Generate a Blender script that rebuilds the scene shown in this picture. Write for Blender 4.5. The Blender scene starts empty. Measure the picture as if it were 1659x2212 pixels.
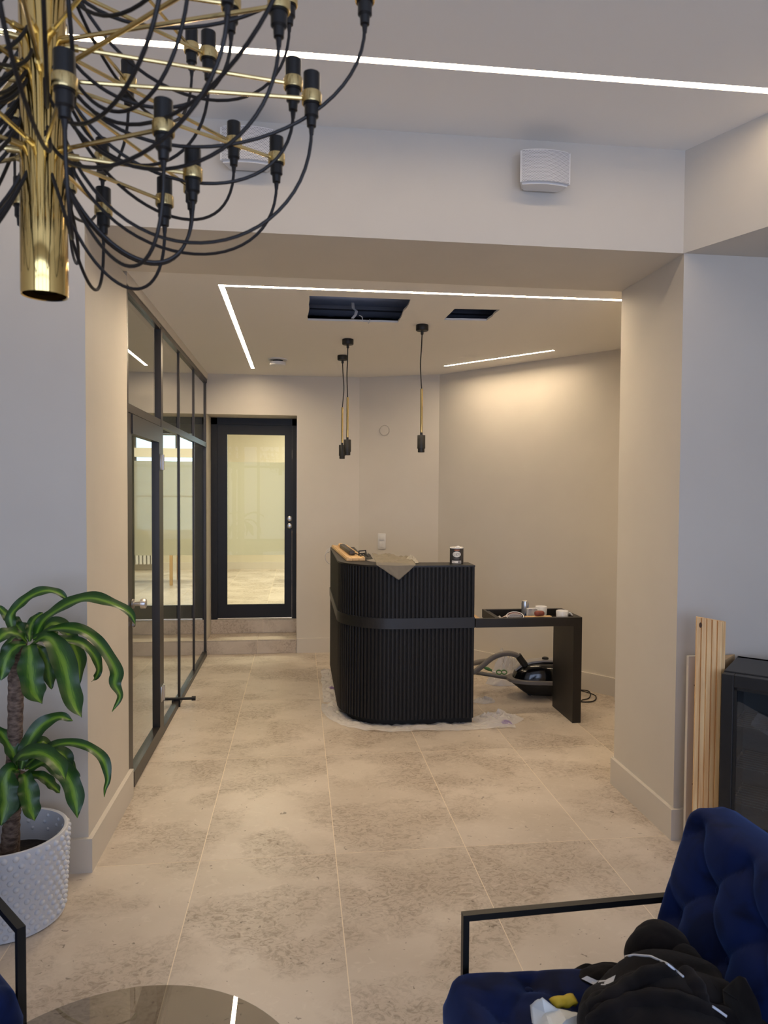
import bpy, bmesh, math, random
from mathutils import Vector, Matrix, noise
from mathutils.geometry import tessellate_polygon
random.seed(7)
PI = math.pi
SC = bpy.context.scene
COL = SC.collection

# ------------------------------------------------------------------ camera, world, light, exposure
CAM = Vector((0, 0, 1.65))
RX = Vector((0.99285865, -0.1191192, 0.00650561))
UP = Vector((-0.00272103, 0.03190644, 0.99948716))
FW = Vector((0.11926568, 0.99236717, -0.03135446))
FPX = 1532.86
cd = bpy.data.cameras.new('camera')
cam = bpy.data.objects.new('camera', cd)
COL.objects.link(cam)
cam.matrix_world = Matrix(((RX.x, UP.x, -FW.x, CAM.x), (RX.y, UP.y, -FW.y, CAM.y), (RX.z, UP.z, -FW.z, CAM.z), (0, 0, 0, 1)))
cd.sensor_fit = 'AUTO'
cd.sensor_width = 36
cd.lens = FPX / 2212 * 36
cd.clip_start = 0.05
cd.dof.use_dof = True
cd.dof.focus_distance = 5.0
cd.dof.aperture_fstop = 9.0
SC.camera = cam

world = bpy.data.worlds.new('sky')
SC.world = world
world.use_nodes = True
world.node_tree.nodes['Background'].inputs[0].default_value = (0.55, 0.72, 1.0, 1)
world.node_tree.nodes['Background'].inputs[1].default_value = 0.9

SC.view_settings.view_transform = 'Standard'
SC.view_settings.look = 'None'
SC.view_settings.gamma = 1
SC.view_settings.use_curve_mapping = False
SC.view_settings.exposure = 0.0

LED_POWER = 117.0
LED_FRONT = 23.0
LED_COLOR = (1.0, 0.785, 0.53)

def area(name, loc, rot, sx, sy, power, color):
    l = bpy.data.lights.new(name, 'AREA')
    l.shape = 'RECTANGLE'; l.size = sx; l.size_y = sy; l.energy = power; l.color = color
    o = bpy.data.objects.new(name, l); COL.objects.link(o)
    o.location = loc; o.rotation_euler = rot
    return o
# daylight through the shop window behind the camera
area('window_daylight', (0.3, -2.86, 1.55), (PI/2, 0, 0), 5.0, 2.3, 112, (0.60, 0.70, 1.0))
# daylight through the windows of the room beyond the rear door
area('rear_daylight', (1.2, 12.35, 1.9), (-PI/2, 0, 0), 3.4, 1.9, 60, (0.62, 0.78, 1.0))
# ceiling lamps of the room beyond the rear door (their panels are built below)
area('rear_lamp', (-0.3, 9.2, 2.84), (0, 0, 0), 1.2, 0.6, 66, (1.0, 0.92, 0.80))
area('rear_lamp', (0.6, 11.0, 2.84), (0, 0, 0), 1.2, 0.6, 66, (1.0, 0.92, 0.80))

# ------------------------------------------------------------------ helpers
def at(px, py, **k):
    """point seen at photograph pixel (px, py) on the plane x=, y= or z="""
    d = RX * ((px - 829.5) / FPX) - UP * ((py - 1106.0) / FPX) + FW
    (ax, v), = k.items()
    i = 'xyz'.index(ax)
    return CAM + d * ((v - CAM[i]) / d[i])

ORG = {}
def empty(name, loc, label=None, cat=None, group=None, kind=None):
    o = bpy.data.objects.new(name, None); COL.objects.link(o)
    o.location = loc; o.empty_display_size = 0.05
    ORG[o.name] = Vector(loc)
    tag(o, label, cat, group, kind)
    return o
def tag(o, label=None, cat=None, group=None, kind=None):
    if label: o['label'] = label
    if cat: o['category'] = cat
    if group: o['group'] = group
    if kind: o['kind'] = kind
    return o

class MB:
    """collects shapes in world coordinates, builds ONE mesh object"""
    def __init__(s): s.v = []; s.f = []; s.uv = {}
    def add(s, vs, fs):
        b = len(s.v); s.v += [Vector(p) for p in vs]; s.f += [tuple(i + b for i in f) for f in fs]; return b
    def box(s, a, b, M=None, bev=0.0):
        bm = bmesh.new()
        bmesh.ops.create_cube(bm, size=1)
        a = Vector(a); b = Vector(b)
        for v in bm.verts: v.co = Vector([(a[i] + b[i]) / 2 + v.co[i] * (b[i] - a[i]) for i in range(3)])
        if bev: bmesh.ops.bevel(bm, geom=bm.edges[:] , offset=bev, segments=2, profile=0.5, affect='EDGES')
        if M is not None: bmesh.ops.transform(bm, matrix=M, verts=bm.verts)
        bm.verts.index_update()
        s.add([v.co.copy() for v in bm.verts], [[v.index for v in f.verts] for f in bm.faces]); bm.free()
        return s
    def tube(s, pts, r, n=8, cap=True, closed=False):
        pts = [Vector(p) for p in pts]; m = len(pts)
        rs = r if isinstance(r, (list, tuple)) else [r] * m
        t0 = (pts[1] - pts[0]).normalized()
        ref = Vector((0, 0, 1)) if abs(t0.z) < .9 else Vector((1, 0, 0))
        nrm = (ref - t0 * ref.dot(t0)).normalized()
        vs = []
        for i, p in enumerate(pts):
            if closed: t = (pts[(i + 1) % m] - pts[i - 1]).normalized()
            else: t = (pts[min(i + 1, m - 1)] - pts[max(i - 1, 0)]).normalized()
            nrm = nrm - t * nrm.dot(t)
            nrm = nrm.normalized() if nrm.length > 1e-6 else t.orthogonal().normalized()
            bn = t.cross(nrm)
            for k in range(n):
                a = 2 * PI * k / n
                vs.append(p + (nrm * math.cos(a) + bn * math.sin(a)) * rs[i])
        fs = []
        for i in range(m if closed else m - 1):
            j = (i + 1) % m
            for k in range(n):
                l = (k + 1) % n
                fs.append((i * n + k, i * n + l, j * n + l, j * n + k))
        if cap and not closed:
            fs.append(tuple(range(n - 1, -1, -1))); fs.append(tuple((m - 1) * n + k for k in range(n)))
        s.add(vs, fs); return s
    def bar(s, pts, w, h, up=(0, 0, 1)):
        """rectangular section swept along a polyline with mitred corners"""
        pts = [Vector(p) for p in pts]; up = Vector(up); vs = []; m = len(pts)
        for i, p in enumerate(pts):
            d1 = (pts[i] - pts[i - 1]).normalized() if i else (pts[1] - pts[0]).normalized()
            d2 = (pts[i + 1] - pts[i]).normalized() if i < m - 1 else d1
            t = (d1 + d2).normalized(); k = 1 / max(.3, t.dot(d1))
            side = up                                  # constant axis of the bar
            oth = t.cross(side).normalized() * k
            for a, b in ((-1, -1), (1, -1), (1, 1), (-1, 1)):
                vs.append(p + side * (a * w / 2) + oth * (b * h / 2))
        fs = [(3, 2, 1, 0), tuple((m - 1) * 4 + k for k in range(4))]
        for i in range(m - 1):
            for k in range(4):
                l = (k + 1) % 4; fs.append((i * 4 + k, i * 4 + l, i * 4 + 4 + l, i * 4 + 4 + k))
        s.add(vs, fs); return s
    def lathe(s, prof, c=(0, 0, 0), n=32, axis=None):
        """profile of (radius, height)"""
        c = Vector(c)
        if axis is None: X, Y, Z = Vector((1, 0, 0)), Vector((0, 1, 0)), Vector((0, 0, 1))
        else:
            Z = Vector(axis).normalized(); X = Z.orthogonal().normalized(); Y = Z.cross(X)
        vs = []; fs = []; rows = []
        for r, z in prof:
            if r < 1e-6:
                rows.append([len(vs)] * n); vs.append(c + Z * z)
            else:
                rows.append(list(range(len(vs), len(vs) + n)))
                vs += [c + X * (r * math.cos(2 * PI * k / n)) + Y * (r * math.sin(2 * PI * k / n)) + Z * z for k in range(n)]
        for a, b in zip(rows, rows[1:]):
            for k in range(n):
                l = (k + 1) % n
                q = []
                for i in (a[k], a[l], b[l], b[k]):
                    if i not in q: q.append(i)
                if len(q) > 2: fs.append(tuple(q))
        s.add(vs, fs); return s
    def prism(s, poly, z0, z1, holes=()):
        loops = [list(poly)] + [list(h) for h in holes]
        flat = [p for l in loops for p in l]
        tri = tessellate_polygon([[Vector((p[0], p[1], 0)) for p in l] for l in loops])
        n = len(flat)
        vs = [(p[0], p[1], z0) for p in flat] + [(p[0], p[1], z1) for p in flat]
        fs = [tuple(t) for t in tri] + [tuple(i + n for i in t) for t in tri]
        o = 0
        for l in loops:
            m = len(l)
            for i in range(m):
                j = (i + 1) % m; fs.append((o + i, o + j, o + j + n, o + i + n))
            o += m
        s.add(vs, fs); return s
    def grid(s, nx, ny, fn, closed_u=False):
        b = len(s.v)
        for j in range(ny + 1):
            for i in range(nx + 1):
                s.v.append(Vector(fn(i / nx, j / ny)))
                s.uv[len(s.v) - 1] = (i / nx, j / ny)
        w = nx + 1
        for j in range(ny):
            for i in range(nx):
                s.f.append((b + j * w + i, b + j * w + i + 1, b + (j + 1) * w + i + 1, b + (j + 1) * w + i))
        return s
    def build(s, name, mat, parent=None, smooth=False, angle=40, label=None, cat=None, group=None, kind=None, solid=0, fix=True):
        if parent is not None: org = ORG[parent.name]
        else:
            lo = [min(p[i] for p in s.v) for i in range(3)]; hi = [max(p[i] for p in s.v) for i in range(3)]
            org = Vector(((lo[0] + hi[0]) / 2, (lo[1] + hi[1]) / 2, lo[2]))
        me = bpy.data.meshes.new(name)
        me.from_pydata([p - org for p in s.v], [], s.f)
        if fix:
            bm = bmesh.new(); bm.from_mesh(me)
            bmesh.ops.recalc_face_normals(bm, faces=bm.faces); bm.to_mesh(me); bm.free()
        if s.uv:
            ul = me.uv_layers.new(name='UVMap')
            for lp in me.loops: ul.data[lp.index].uv = s.uv.get(lp.vertex_index, (0, 0))
        me.materials.append(mat)
        if smooth:
            me.shade_smooth()
            me.set_sharp_from_angle(angle=math.radians(angle))
        o = bpy.data.objects.new(name, me); COL.objects.link(o)
        if parent is not None: o.parent = parent
        else: o.location = org
        ORG[o.name] = org
        if solid:
            m = o.modifiers.new('thickness', 'SOLIDIFY'); m.thickness = solid; m.offset = 0
        tag(o, label, cat, group, kind)
        return o

def S(c):
    """sRGB 0-255 to linear rgba"""
    return tuple([(x / 255 / 12.92 if x / 255 <= .04045 else ((x / 255 + .055) / 1.055) ** 2.4) for x in c]) + (1,)
def mat(name, color, rough=.5, metal=0, spec=.5, **k):
    m = bpy.data.materials.new(name); m.use_nodes = True
    b = m.node_tree.nodes['Principled BSDF']
    b.inputs['Base Color'].default_value = color if len(color) == 4 else S(color)
    b.inputs['Roughness'].default_value = rough; b.inputs['Metallic'].default_value = metal
    b.inputs['Specular IOR Level'].default_value = spec
    for q, v in k.items(): b.inputs[q.replace('_', ' ')].default_value = v
    return m
def nodes(m):
    nt = m.node_tree; return nt, nt.nodes, nt.links, nt.nodes['Principled BSDF']
def add_noise_color(m, c1, c2, scale, coord='Object', detail=4, lo=.35, hi=.65, stretch=(1, 1, 1), bump=0, dist=0.0):
    nt, N, L, b = nodes(m)
    tc = N.new('ShaderNodeTexCoord'); mp = N.new('ShaderNodeMapping'); mp.inputs['Scale'].default_value = stretch
    no = N.new('ShaderNodeTexNoise'); no.inputs['Scale'].default_value = scale; no.inputs['Detail'].default_value = detail
    no.inputs['Distortion'].default_value = dist
    r = N.new('ShaderNodeValToRGB'); r.color_ramp.elements[0].position = lo; r.color_ramp.elements[1].position = hi
    r.color_ramp.elements[0].color = c1; r.color_ramp.elements[1].color = c2
    L.new(tc.outputs[coord], mp.inputs[0]); L.new(mp.outputs[0], no.inputs[0]); L.new(no.outputs[0], r.inputs[0]); L.new(r.outputs[0], b.inputs['Base Color'])
    if bump:
        bp = N.new('ShaderNodeBump'); bp.inputs['Strength'].default_value = bump; bp.inputs['Distance'].default_value = .005
        L.new(no.outputs[0], bp.inputs['Height']); L.new(bp.outputs[0], b.inputs['Normal'])
    return m
def glass(name, tint, k=1.0, rough=0.0, ior=1.5):
    """thin pane: tinted see-through plus fresnel mirror"""
    m = bpy.data.materials.new(name); m.use_nodes = True
    nt = m.node_tree; N, L = nt.nodes, nt.links; N.remove(N['Principled BSDF'])
    out = N['Material Output']; t = N.new('ShaderNodeBsdfTransparent'); t.inputs[0].default_value = tint
    g = N.new('ShaderNodeBsdfGlossy'); g.inputs['Roughness'].default_value = rough; g.inputs[0].default_value = (1, 1, 1, 1)
    f = N.new('ShaderNodeFresnel'); f.inputs[0].default_value = ior
    mu = N.new('ShaderNodeMath'); mu.operation = 'MULTIPLY'; mu.use_clamp = True; mu.inputs[1].default_value = k
    mx = N.new('ShaderNodeMixShader')
    ge = N.new('ShaderNodeNewGeometry'); fr = N.new('ShaderNodeMath'); fr.operation = 'SUBTRACT'; fr.inputs[0].default_value = 1
    L.new(ge.outputs['Backfacing'], fr.inputs[1]); m2 = N.new('ShaderNodeMath'); m2.operation = 'MULTIPLY'   # mirror on the near face only
    L.new(f.outputs[0], mu.inputs[0]); L.new(mu.outputs[0], m2.inputs[0]); L.new(fr.outputs[0], m2.inputs[1]); L.new(m2.outputs[0], mx.inputs[0]); L.new(t.outputs[0], mx.inputs[1]); L.new(g.outputs[0], mx.inputs[2]); L.new(mx.outputs[0], out.inputs[0])
    return m
def emit(name, col, s):
    m = bpy.data.materials.new(name); m.use_nodes = True
    nt = m.node_tree; N, L = nt.nodes, nt.links; N.remove(N['Principled BSDF'])
    e = N.new('ShaderNodeEmission'); e.inputs[0].default_value = tuple(col) + (1,); e.inputs[1].default_value = s
    L.new(e.outputs[0], N['Material Output'].inputs[0]); return m

def cr_(pts): return pts
# ------------------------------------------------------------------ materials
M = {}
M['wall'] = add_noise_color(mat('greige_paint', (190, 182, 170), .6, spec=.3), (.62, .575, .51, 1), (.65, .605, .535, 1), 2.5, lo=.3, hi=.7)
M['ceil'] = mat('ceiling_paint', (.88, .855, .82, 1), .75, spec=.2)
M['trim'] = mat('trim_paint', (.64, .595, .53, 1), .4, spec=.4)
M['grout'] = mat('grout', (.80, .70, .56, 1), .9)
M['dark'] = mat('dark_void', (.012, .012, .014, 1), .8)
M['black_metal'] = mat('black_metal', (.006, .006, .006, 1), .42, spec=.4)
M['bronze_frame'] = mat('dark_bronze_aluminium', (.024, .019, .016, 1), .38, spec=.5)
M['door_black'] = mat('black_door_paint', (.005, .005, .006, 1), .45, spec=.4)
M['brass'] = mat('polished_brass', (.80, .58, .22, 1), .10, 1)
M['brass_arm'] = mat('brass_rod', (.72, .56, .26, 1), .24, 1)
M['bakelite'] = mat('black_socket_plastic', (.006, .006, .007, 1), .35)
M['cable'] = mat('black_cable', (.008, .006, .006, 1), .55)
M['chrome'] = mat('brushed_steel', (.62, .60, .58, 1), .3, 1)
M['white_plastic'] = mat('white_plastic', (.72, .71, .70, 1), .4)
M['ceramic'] = mat('white_ceramic', (.80, .80, .80, 1), .25)
M['counter'] = mat('black_stained_slats', (.0055, .0055, .0068, 1), .55, spec=.4)
M['counter_back'] = mat('black_backing', (.003, .003, .003, 1), .7)
M['band'] = mat('black_band', (.009, .009, .011, 1), .38, spec=.6)
M['desk'] = add_noise_color(mat('black_brown_desk', (20, 17, 15), .42), (.007, .006, .0055, 1), (.011, .009, .008, 1), 6, stretch=(1, 1, .2))
M['desk_in'] = mat('tray_lining', (.022, .016, .012, 1), .5)
M['velvet'] = add_noise_color(mat('blue_velvet', (10, 28, 90), .75, spec=.15, Sheen_Weight=.32, Sheen_Roughness=.4, Sheen_Tint=(.12, .28, .85, 1)),
                              (.0010, .0036, .021, 1), (.0024, .0095, .056, 1), 8, lo=.36, hi=.54, detail=6, dist=1.2)
M['leaf'] = mat('dracaena_leaf', (40, 90, 20), .38, spec=.5)
M['pot'] = mat('white_matte_ceramic', (.66, .68, .72, 1), .55)
M['soil'] = add_noise_color(mat('potting_soil', (40, 30, 22), .95), (.01, .007, .005, 1), (.03, .02, .014, 1), 60, bump=.8)
M['bark'] = add_noise_color(mat('cane_bark', (110, 90, 75), .85), (.07, .045, .033, 1), (.24, .17, .13, 1), 40, stretch=(1, 1, 2.2), bump=.9, detail=6)
M['pine'] = mat('pine', (215, 170, 110), .5)
M['pine2'] = add_noise_color(mat('pale_pine', (215, 180, 125), .55), (.62, .40, .19, 1), (.72, .50, .27, 1), 7, stretch=(1, 1, 1))
M['fridge'] = mat('black_appliance', (.010, .010, .011, 1), .4)
M['fleece'] = add_noise_color(mat('black_fleece', (24, 22, 24), .95, spec=.1, Sheen_Weight=.06, Sheen_Roughness=.6), (.0035, .003, .0033, 1), (.0105, .0078, .0076, 1), 14, detail=5, bump=.8)
M['reflective'] = mat('silver_piping', (.62, .66, .74, 1), .4)
M['bag'] = mat('white_carrier_bag', (.72, .74, .72, 1), .45)
M['yellow'] = mat('yellow_packet', (.62, .46, .03, 1), .5)
M['paper'] = mat('grey_brown_paper', (.20, .175, .135, 1), .7)
M['grey_plastic'] = mat('grey_plastic', (.17, .155, .14, 1), .45)
M['grey_rubber'] = mat('grey_rubber', (.09, .085, .08, 1), .5)
M['vac'] = mat('glossy_black', (.004, .004, .005, 1), .12, spec=.6)
M['vac_low'] = mat('matte_black', (.005, .005, .005, 1), .5)
M['glass_part'] = glass('partition_glass', (.84, .86, .79, 1), 1.75)
M['glass_door'] = glass('door_glass', (.90, .91, .82, 1), .35)
M['glass_table'] = glass('smoked_glass', (.66, .645, .61, 1), 1.5)
M['glass_clear'] = glass('window_glass', (.95, .97, .97, 1), .8)
M['glass_fridge'] = glass('fridge_glass', (.75, .77, .78, 1), 2.0)
M['led'] = emit('led_diffuser', LED_COLOR, LED_POWER)
M['led_front'] = emit('led_diffuser_front', LED_COLOR, LED_FRONT)

# frosted film: part clear, part milky translucent
def frosted():
    m = bpy.data.materials.new('frosted_film'); m.use_nodes = True
    nt = m.node_tree; N, L = nt.nodes, nt.links; N.remove(N['Principled BSDF'])
    t = N.new('ShaderNodeBsdfTransparent'); t.inputs[0].default_value = (.9, .9, .85, 1)
    d = N.new('ShaderNodeBsdfTranslucent'); d.inputs[0].default_value = (.92, .91, .84, 1)
    e = N.new('ShaderNodeBsdfDiffuse'); e.inputs[0].default_value = (.80, .79, .71, 1)
    a = N.new('ShaderNodeMixShader'); a.inputs[0].default_value = .5
    b = N.new('ShaderNodeMixShader'); b.inputs[0].default_value = .72
    L.new(d.outputs[0], a.inputs[1]); L.new(e.outputs[0], a.inputs[2]); L.new(t.outputs[0], b.inputs[1]); L.new(a.outputs[0], b.inputs[2])
    L.new(b.outputs[0], N['Material Output'].inputs[0]); return m
M['frost'] = frosted()

# thin crinkled polythene
def film(name, white, purple=False):
    m = bpy.data.materials.new(name); m.use_nodes = True
    nt = m.node_tree; N, L = nt.nodes, nt.links; b = N['Principled BSDF']
    b.inputs['Base Color'].default_value = (.75, .73, .72, 1); b.inputs['Roughness'].default_value = .25
    t = N.new('ShaderNodeBsdfTransparent'); mx = N.new('ShaderNodeMixShader')
    lw = N.new('ShaderNodeLayerWeight'); lw.inputs[0].default_value = .35
    mr = N.new('ShaderNodeMapRange'); mr.inputs['To Min'].default_value = white; mr.inputs['To Max'].default_value = min(1, white + .5)
    L.new(lw.outputs['Facing'], mr.inputs[0]); L.new(mr.outputs[0], mx.inputs[0]); L.new(t.outputs[0], mx.inputs[1]); L.new(b.outputs[0], mx.inputs[2]); L.new(mx.outputs[0], N['Material Output'].inputs[0])
    if purple:
        tc = N.new('ShaderNodeTexCoord'); no = N.new('ShaderNodeTexNoise'); no.inputs['Scale'].default_value = 3.2; no.inputs['Detail'].default_value = 1
        r = N.new('ShaderNodeValToRGB'); r.color_ramp.elements[0].position = .66; r.color_ramp.elements[1].position = .69
        r.color_ramp.elements[0].color = (.75, .73, .72, 1); r.color_ramp.elements[1].color = (.30, .20, .52, 1)
        L.new(tc.outputs['Object'], no.inputs[0]); L.new(no.outputs[0], r.inputs[0]); L.new(r.outputs[0], b.inputs['Base Color'])
    return m
M['film'] = film('clear_film', .40, True)
M['film2'] = film('milky_film', .5)

# limestone-look tile
def tile_material():
    m = mat('limestone_tile', (180, 160, 135), .42, spec=.4)
    nt, N, L, b = nodes(m)
    geo = N.new('ShaderNodeNewGeometry'); oi = N.new('ShaderNodeObjectInfo')
    sc = N.new('ShaderNodeVectorMath'); sc.operation = 'SCALE'; sc.inputs['Scale'].default_value = 41.0
    cmb = N.new('ShaderNodeCombineXYZ'); L.new(oi.outputs['Random'], cmb.inputs[0]); L.new(oi.outputs['Random'], cmb.inputs[1]); L.new(oi.outputs['Random'], cmb.inputs[2])
    L.new(cmb.outputs[0], sc.inputs[0])
    ad = N.new('ShaderNodeVectorMath'); ad.operation = 'ADD'; L.new(geo.outputs['Position'], ad.inputs[0]); L.new(sc.outputs[0], ad.inputs[1])
    mp = N.new('ShaderNodeMapping'); mp.inputs['Scale'].default_value = (1, 1.2, 1); L.new(ad.outputs[0], mp.inputs[0])
    def nz(scale, det, dist=0, rough=.5):
        n = N.new('ShaderNodeTexNoise'); n.inputs['Scale'].default_value = scale; n.inputs['Detail'].default_value = det
        n.inputs['Distortion'].default_value = dist; n.inputs['Roughness'].default_value = rough; L.new(mp.outputs[0], n.inputs[0]); return n
    def ramp(src, lo, hi, c0=(0, 0, 0, 1), c1=(1, 1, 1, 1)):
        r = N.new('ShaderNodeValToRGB'); r.color_ramp.elements[0].position = lo; r.color_ramp.elements[1].position = hi
        r.color_ramp.elements[0].color = c0; r.color_ramp.elements[1].color = c1; L.new(src, r.inputs[0]); return r
    def mixc(fac, a, c2, blend='MIX'):
        x = N.new('ShaderNodeMix'); x.data_type = 'RGBA'; x.blend_type = blend
        L.new(fac, x.inputs['Factor']); L.new(a, x.inputs['A'])
        if isinstance(c2, tuple): x.inputs['B'].default_value = c2
        else: L.new(c2, x.inputs['B'])
        return x.outputs['Result']
    base = ramp(nz(2.2, 3).outputs[0], .35, .65, (.54, .47, .395, 1), (.63, .555, .475, 1)).outputs[0]
    big = ramp(nz(2.6, 3, .4).outputs[0], .44, .62).outputs[0]            # cloudy patches
    fine = ramp(nz(26, 7, 1.6, .68).outputs[0], .46, .62).outputs[0]     # fossil grain
    mu = N.new('ShaderNodeMath'); mu.operation = 'MULTIPLY'; L.new(big, mu.inputs[0]); L.new(fine, mu.inputs[1])
    mu2 = N.new('ShaderNodeMath'); mu2.operation = 'MULTIPLY'; mu2.inputs[1].default_value = .85; L.new(mu.outputs[0], mu2.inputs[0])
    c = mixc(mu2.outputs[0], base, (.26, .205, .155, 1))
    cl = N.new('ShaderNodeMath'); cl.operation = 'MULTIPLY'; cl.inputs[1].default_value = .42; L.new(big, cl.inputs[0])
    c = mixc(cl.outputs[0], c, (.39, .325, .26, 1))
    # small dark flecks
    fl = ramp(nz(34, 2, .8).outputs[0], .70, .74).outputs[0]
    fm = N.new('ShaderNodeMath'); fm.operation = 'MULTIPLY'; fm.inputs[1].default_value = .75; L.new(fl, fm.inputs[0])
    c = mixc(fm.outputs[0], c, (.16, .125, .095, 1))
    hi = ramp(nz(20, 5, 1.2).outputs[0], .58, .72).outputs[0]
    hm = N.new('ShaderNodeMath'); hm.operation = 'MULTIPLY'; hm.inputs[1].default_value = .35; L.new(hi, hm.inputs[0])
    c = mixc(hm.outputs[0], c, (.72, .65, .56, 1))
    L.new(c, b.inputs['Base Color'])
    rr = N.new('ShaderNodeMapRange'); rr.inputs['To Min'].default_value = .36; rr.inputs['To Max'].default_value = .55
    L.new(fine, rr.inputs[0]); L.new(rr.outputs[0], b.inputs['Roughness'])
    return m
M['tile'] = tile_material()

# leaf: pale yellow-green stripe down the middle (uv.x runs across the blade)
def leaf_material():
    m = M['leaf']; nt, N, L, b = nodes(m)
    uv = N.new('ShaderNodeUVMap'); sp = N.new('ShaderNodeSeparateXYZ'); L.new(uv.outputs[0], sp.inputs[0])
    tc = N.new('ShaderNodeTexCoord')
    mp = N.new('ShaderNodeMapping'); mp.inputs['Scale'].default_value = (26, 1.2, 1); L.new(uv.outputs[0], mp.inputs[0])
    no = N.new('ShaderNodeTexNoise'); no.inputs['Scale'].default_value = 1.0; no.inputs['Detail'].default_value = 3; L.new(mp.outputs[0], no.inputs[0])
    s1 = N.new('ShaderNodeMath'); s1.operation = 'SUBTRACT'; s1.inputs[1].default_value = .5; L.new(no.outputs[0], s1.inputs[0])
    s2 = N.new('ShaderNodeMath'); s2.operation = 'MULTIPLY'; s2.inputs[1].default_value = .28; L.new(s1.outputs[0], s2.inputs[0])
    a = N.new('ShaderNodeMath'); a.operation = 'ADD'; L.new(sp.outputs[0], a.inputs[0]); L.new(s2.outputs[0], a.inputs[1])
    r = N.new('ShaderNodeValToRGB'); E = r.color_ramp.elements
    E[0].position = 0; E[0].color = (.010, .045, .006, 1); E[1].position = 1; E[1].color = (.010, .045, .006, 1)
    for p, c in ((.22, (.018, .070, .008, 1)), (.36, (.040, .125, .010, 1)), (.45, (.155, .30, .024, 1)), (.56, (.155, .30, .024, 1)), (.66, (.040, .125, .010, 1)), (.82, (.018, .070, .008, 1))):
        e = E.new(p); e.color = c
    L.new(a.outputs[0], r.inputs[0]); L.new(r.outputs[0], b.inputs['Base Color'])
leaf_material()

# pine board: long grain along z
def pine_material():
    m = M['pine']; nt, N, L, b = nodes(m)
    tc = N.new('ShaderNodeTexCoord'); mp = N.new('ShaderNodeMapping'); mp.inputs['Scale'].default_value = (22, 22, 1.1)
    no = N.new('ShaderNodeTexNoise'); no.inputs['Scale'].default_value = 2.2; no.inputs['Detail'].default_value = 4; no.inputs['Distortion'].default_value = .6
    r = N.new('ShaderNodeValToRGB'); r.color_ramp.elements[0].position = .35; r.color_ramp.elements[1].position = .68
    r.color_ramp.elements[0].color = (.74, .42, .17, 1); r.color_ramp.elements[1].color = (.93, .67, .34, 1)
    L.new(tc.outputs['Object'], mp.inputs[0]); L.new(mp.outputs[0], no.inputs[0]); L.new(no.outputs[0], r.inputs[0]); L.new(r.outputs[0], b.inputs['Base Color'])
pine_material()

# speaker mesh: dotted perforation
def grille_material():
    m = mat('perforated_white_metal', (.70, .70, .71, 1), .45); nt, N, L, b = nodes(m)
    uv = N.new('ShaderNodeUVMap'); mp = N.new('ShaderNodeMapping'); mp.inputs['Scale'].default_value = (34, 25, 1); L.new(uv.outputs[0], mp.inputs[0])
    sp = N.new('ShaderNodeSeparateXYZ'); L.new(mp.outputs[0], sp.inputs[0])
    def mth(op, a, b2):
        x = N.new('ShaderNodeMath'); x.operation = op
        for i, q in enumerate((a, b2)):
            if q is None: continue
            if isinstance(q, (int, float)): x.inputs[i].default_value = q
            else: L.new(q, x.inputs[i])
        return x.outputs[0]
    row = mth('FLOOR', sp.outputs[1], None); off = mth('MULTIPLY', mth('MODULO', row, 2.0), .5)
    u = mth('SUBTRACT', mth('FRACT', mth('ADD', sp.outputs[0], off), None), .5)
    v = mth('SUBTRACT', mth('FRACT', sp.outputs[1], None), .5)
    d = mth('SQRT', mth('ADD', mth('MULTIPLY', u, u), mth('MULTIPLY', v, v)), None)
    r = N.new('ShaderNodeValToRGB'); r.color_ramp.elements[0].position = .26; r.color_ramp.elements[1].position = .36
    r.color_ramp.elements[0].color = (.13, .13, .15, 1); r.color_ramp.elements[1].color = (.64, .64, .65, 1)
    L.new(d, r.inputs[0]); L.new(r.outputs[0], b.inputs['Base Color']); return m
M['grille'] = grille_material()

# ------------------------------------------------------------------ setting: floor
YF, YB = 3.14, 3.78          # front and back face of the wall with the wide opening
XL, XR = -0.895, 1.772       # sides of the opening
ZB, ZC, ZH = 2.755, 2.78, 3.225   # beam underside, rear ceiling, front ceiling
fl = MB().box((-3.75, -2.95, -.12), (3.4, 7.3, -.0004)).build('floor', M['grout'], kind='structure')
TX0, TY0, TW, TL, J = -0.430, 3.169, .6, 1.2, .0035
tile_me = {}
def tile(parent, x0, y0, x1, y1, z, th=.006, axis='z'):
    w, h = round(x1 - x0, 4), round(y1 - y0, 4)
    key = (w, h, axis, th)
    if key not in tile_me:
        bm = bmesh.new(); bmesh.ops.create_cube(bm, size=1)
        for v in bm.verts: v.co = Vector((v.co.x * w, v.co.y * h, (v.co.z - .5) * th)) if axis == 'z' else Vector((v.co.x * w, (v.co.y + .5) * th, v.co.z * h))
        me = bpy.data.meshes.new('tile'); bm.to_mesh(me); bm.free(); me.materials.append(M['tile']); tile_me[key] = me
    o = bpy.data.objects.new('tile', tile_me[key]); COL.objects.link(o); o.parent = parent
    c = Vector(((x0 + x1) / 2, (y0 + y1) / 2, z)) if axis == 'z' else Vector(((x0 + x1) / 2, z, (y0 + y1) / 2))
    o.location = c - ORG[parent.name]
    return o
for i in range(-4, 7):
    for j in range(-5, 4):
        x0, y0 = TX0 + i * TW, TY0 + j * TL
        x1, y1 = x0 + TW, y0 + TL
        if j == 3: y1 = 7.19
        if y0 > 3.5 and x1 < -1.1: continue
        tile(fl, max(x0, -2.75) + J / 2, max(y0, -2.85) + J / 2, min(x1, 3.35) - J / 2, y1 - J / 2, 0)
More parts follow.
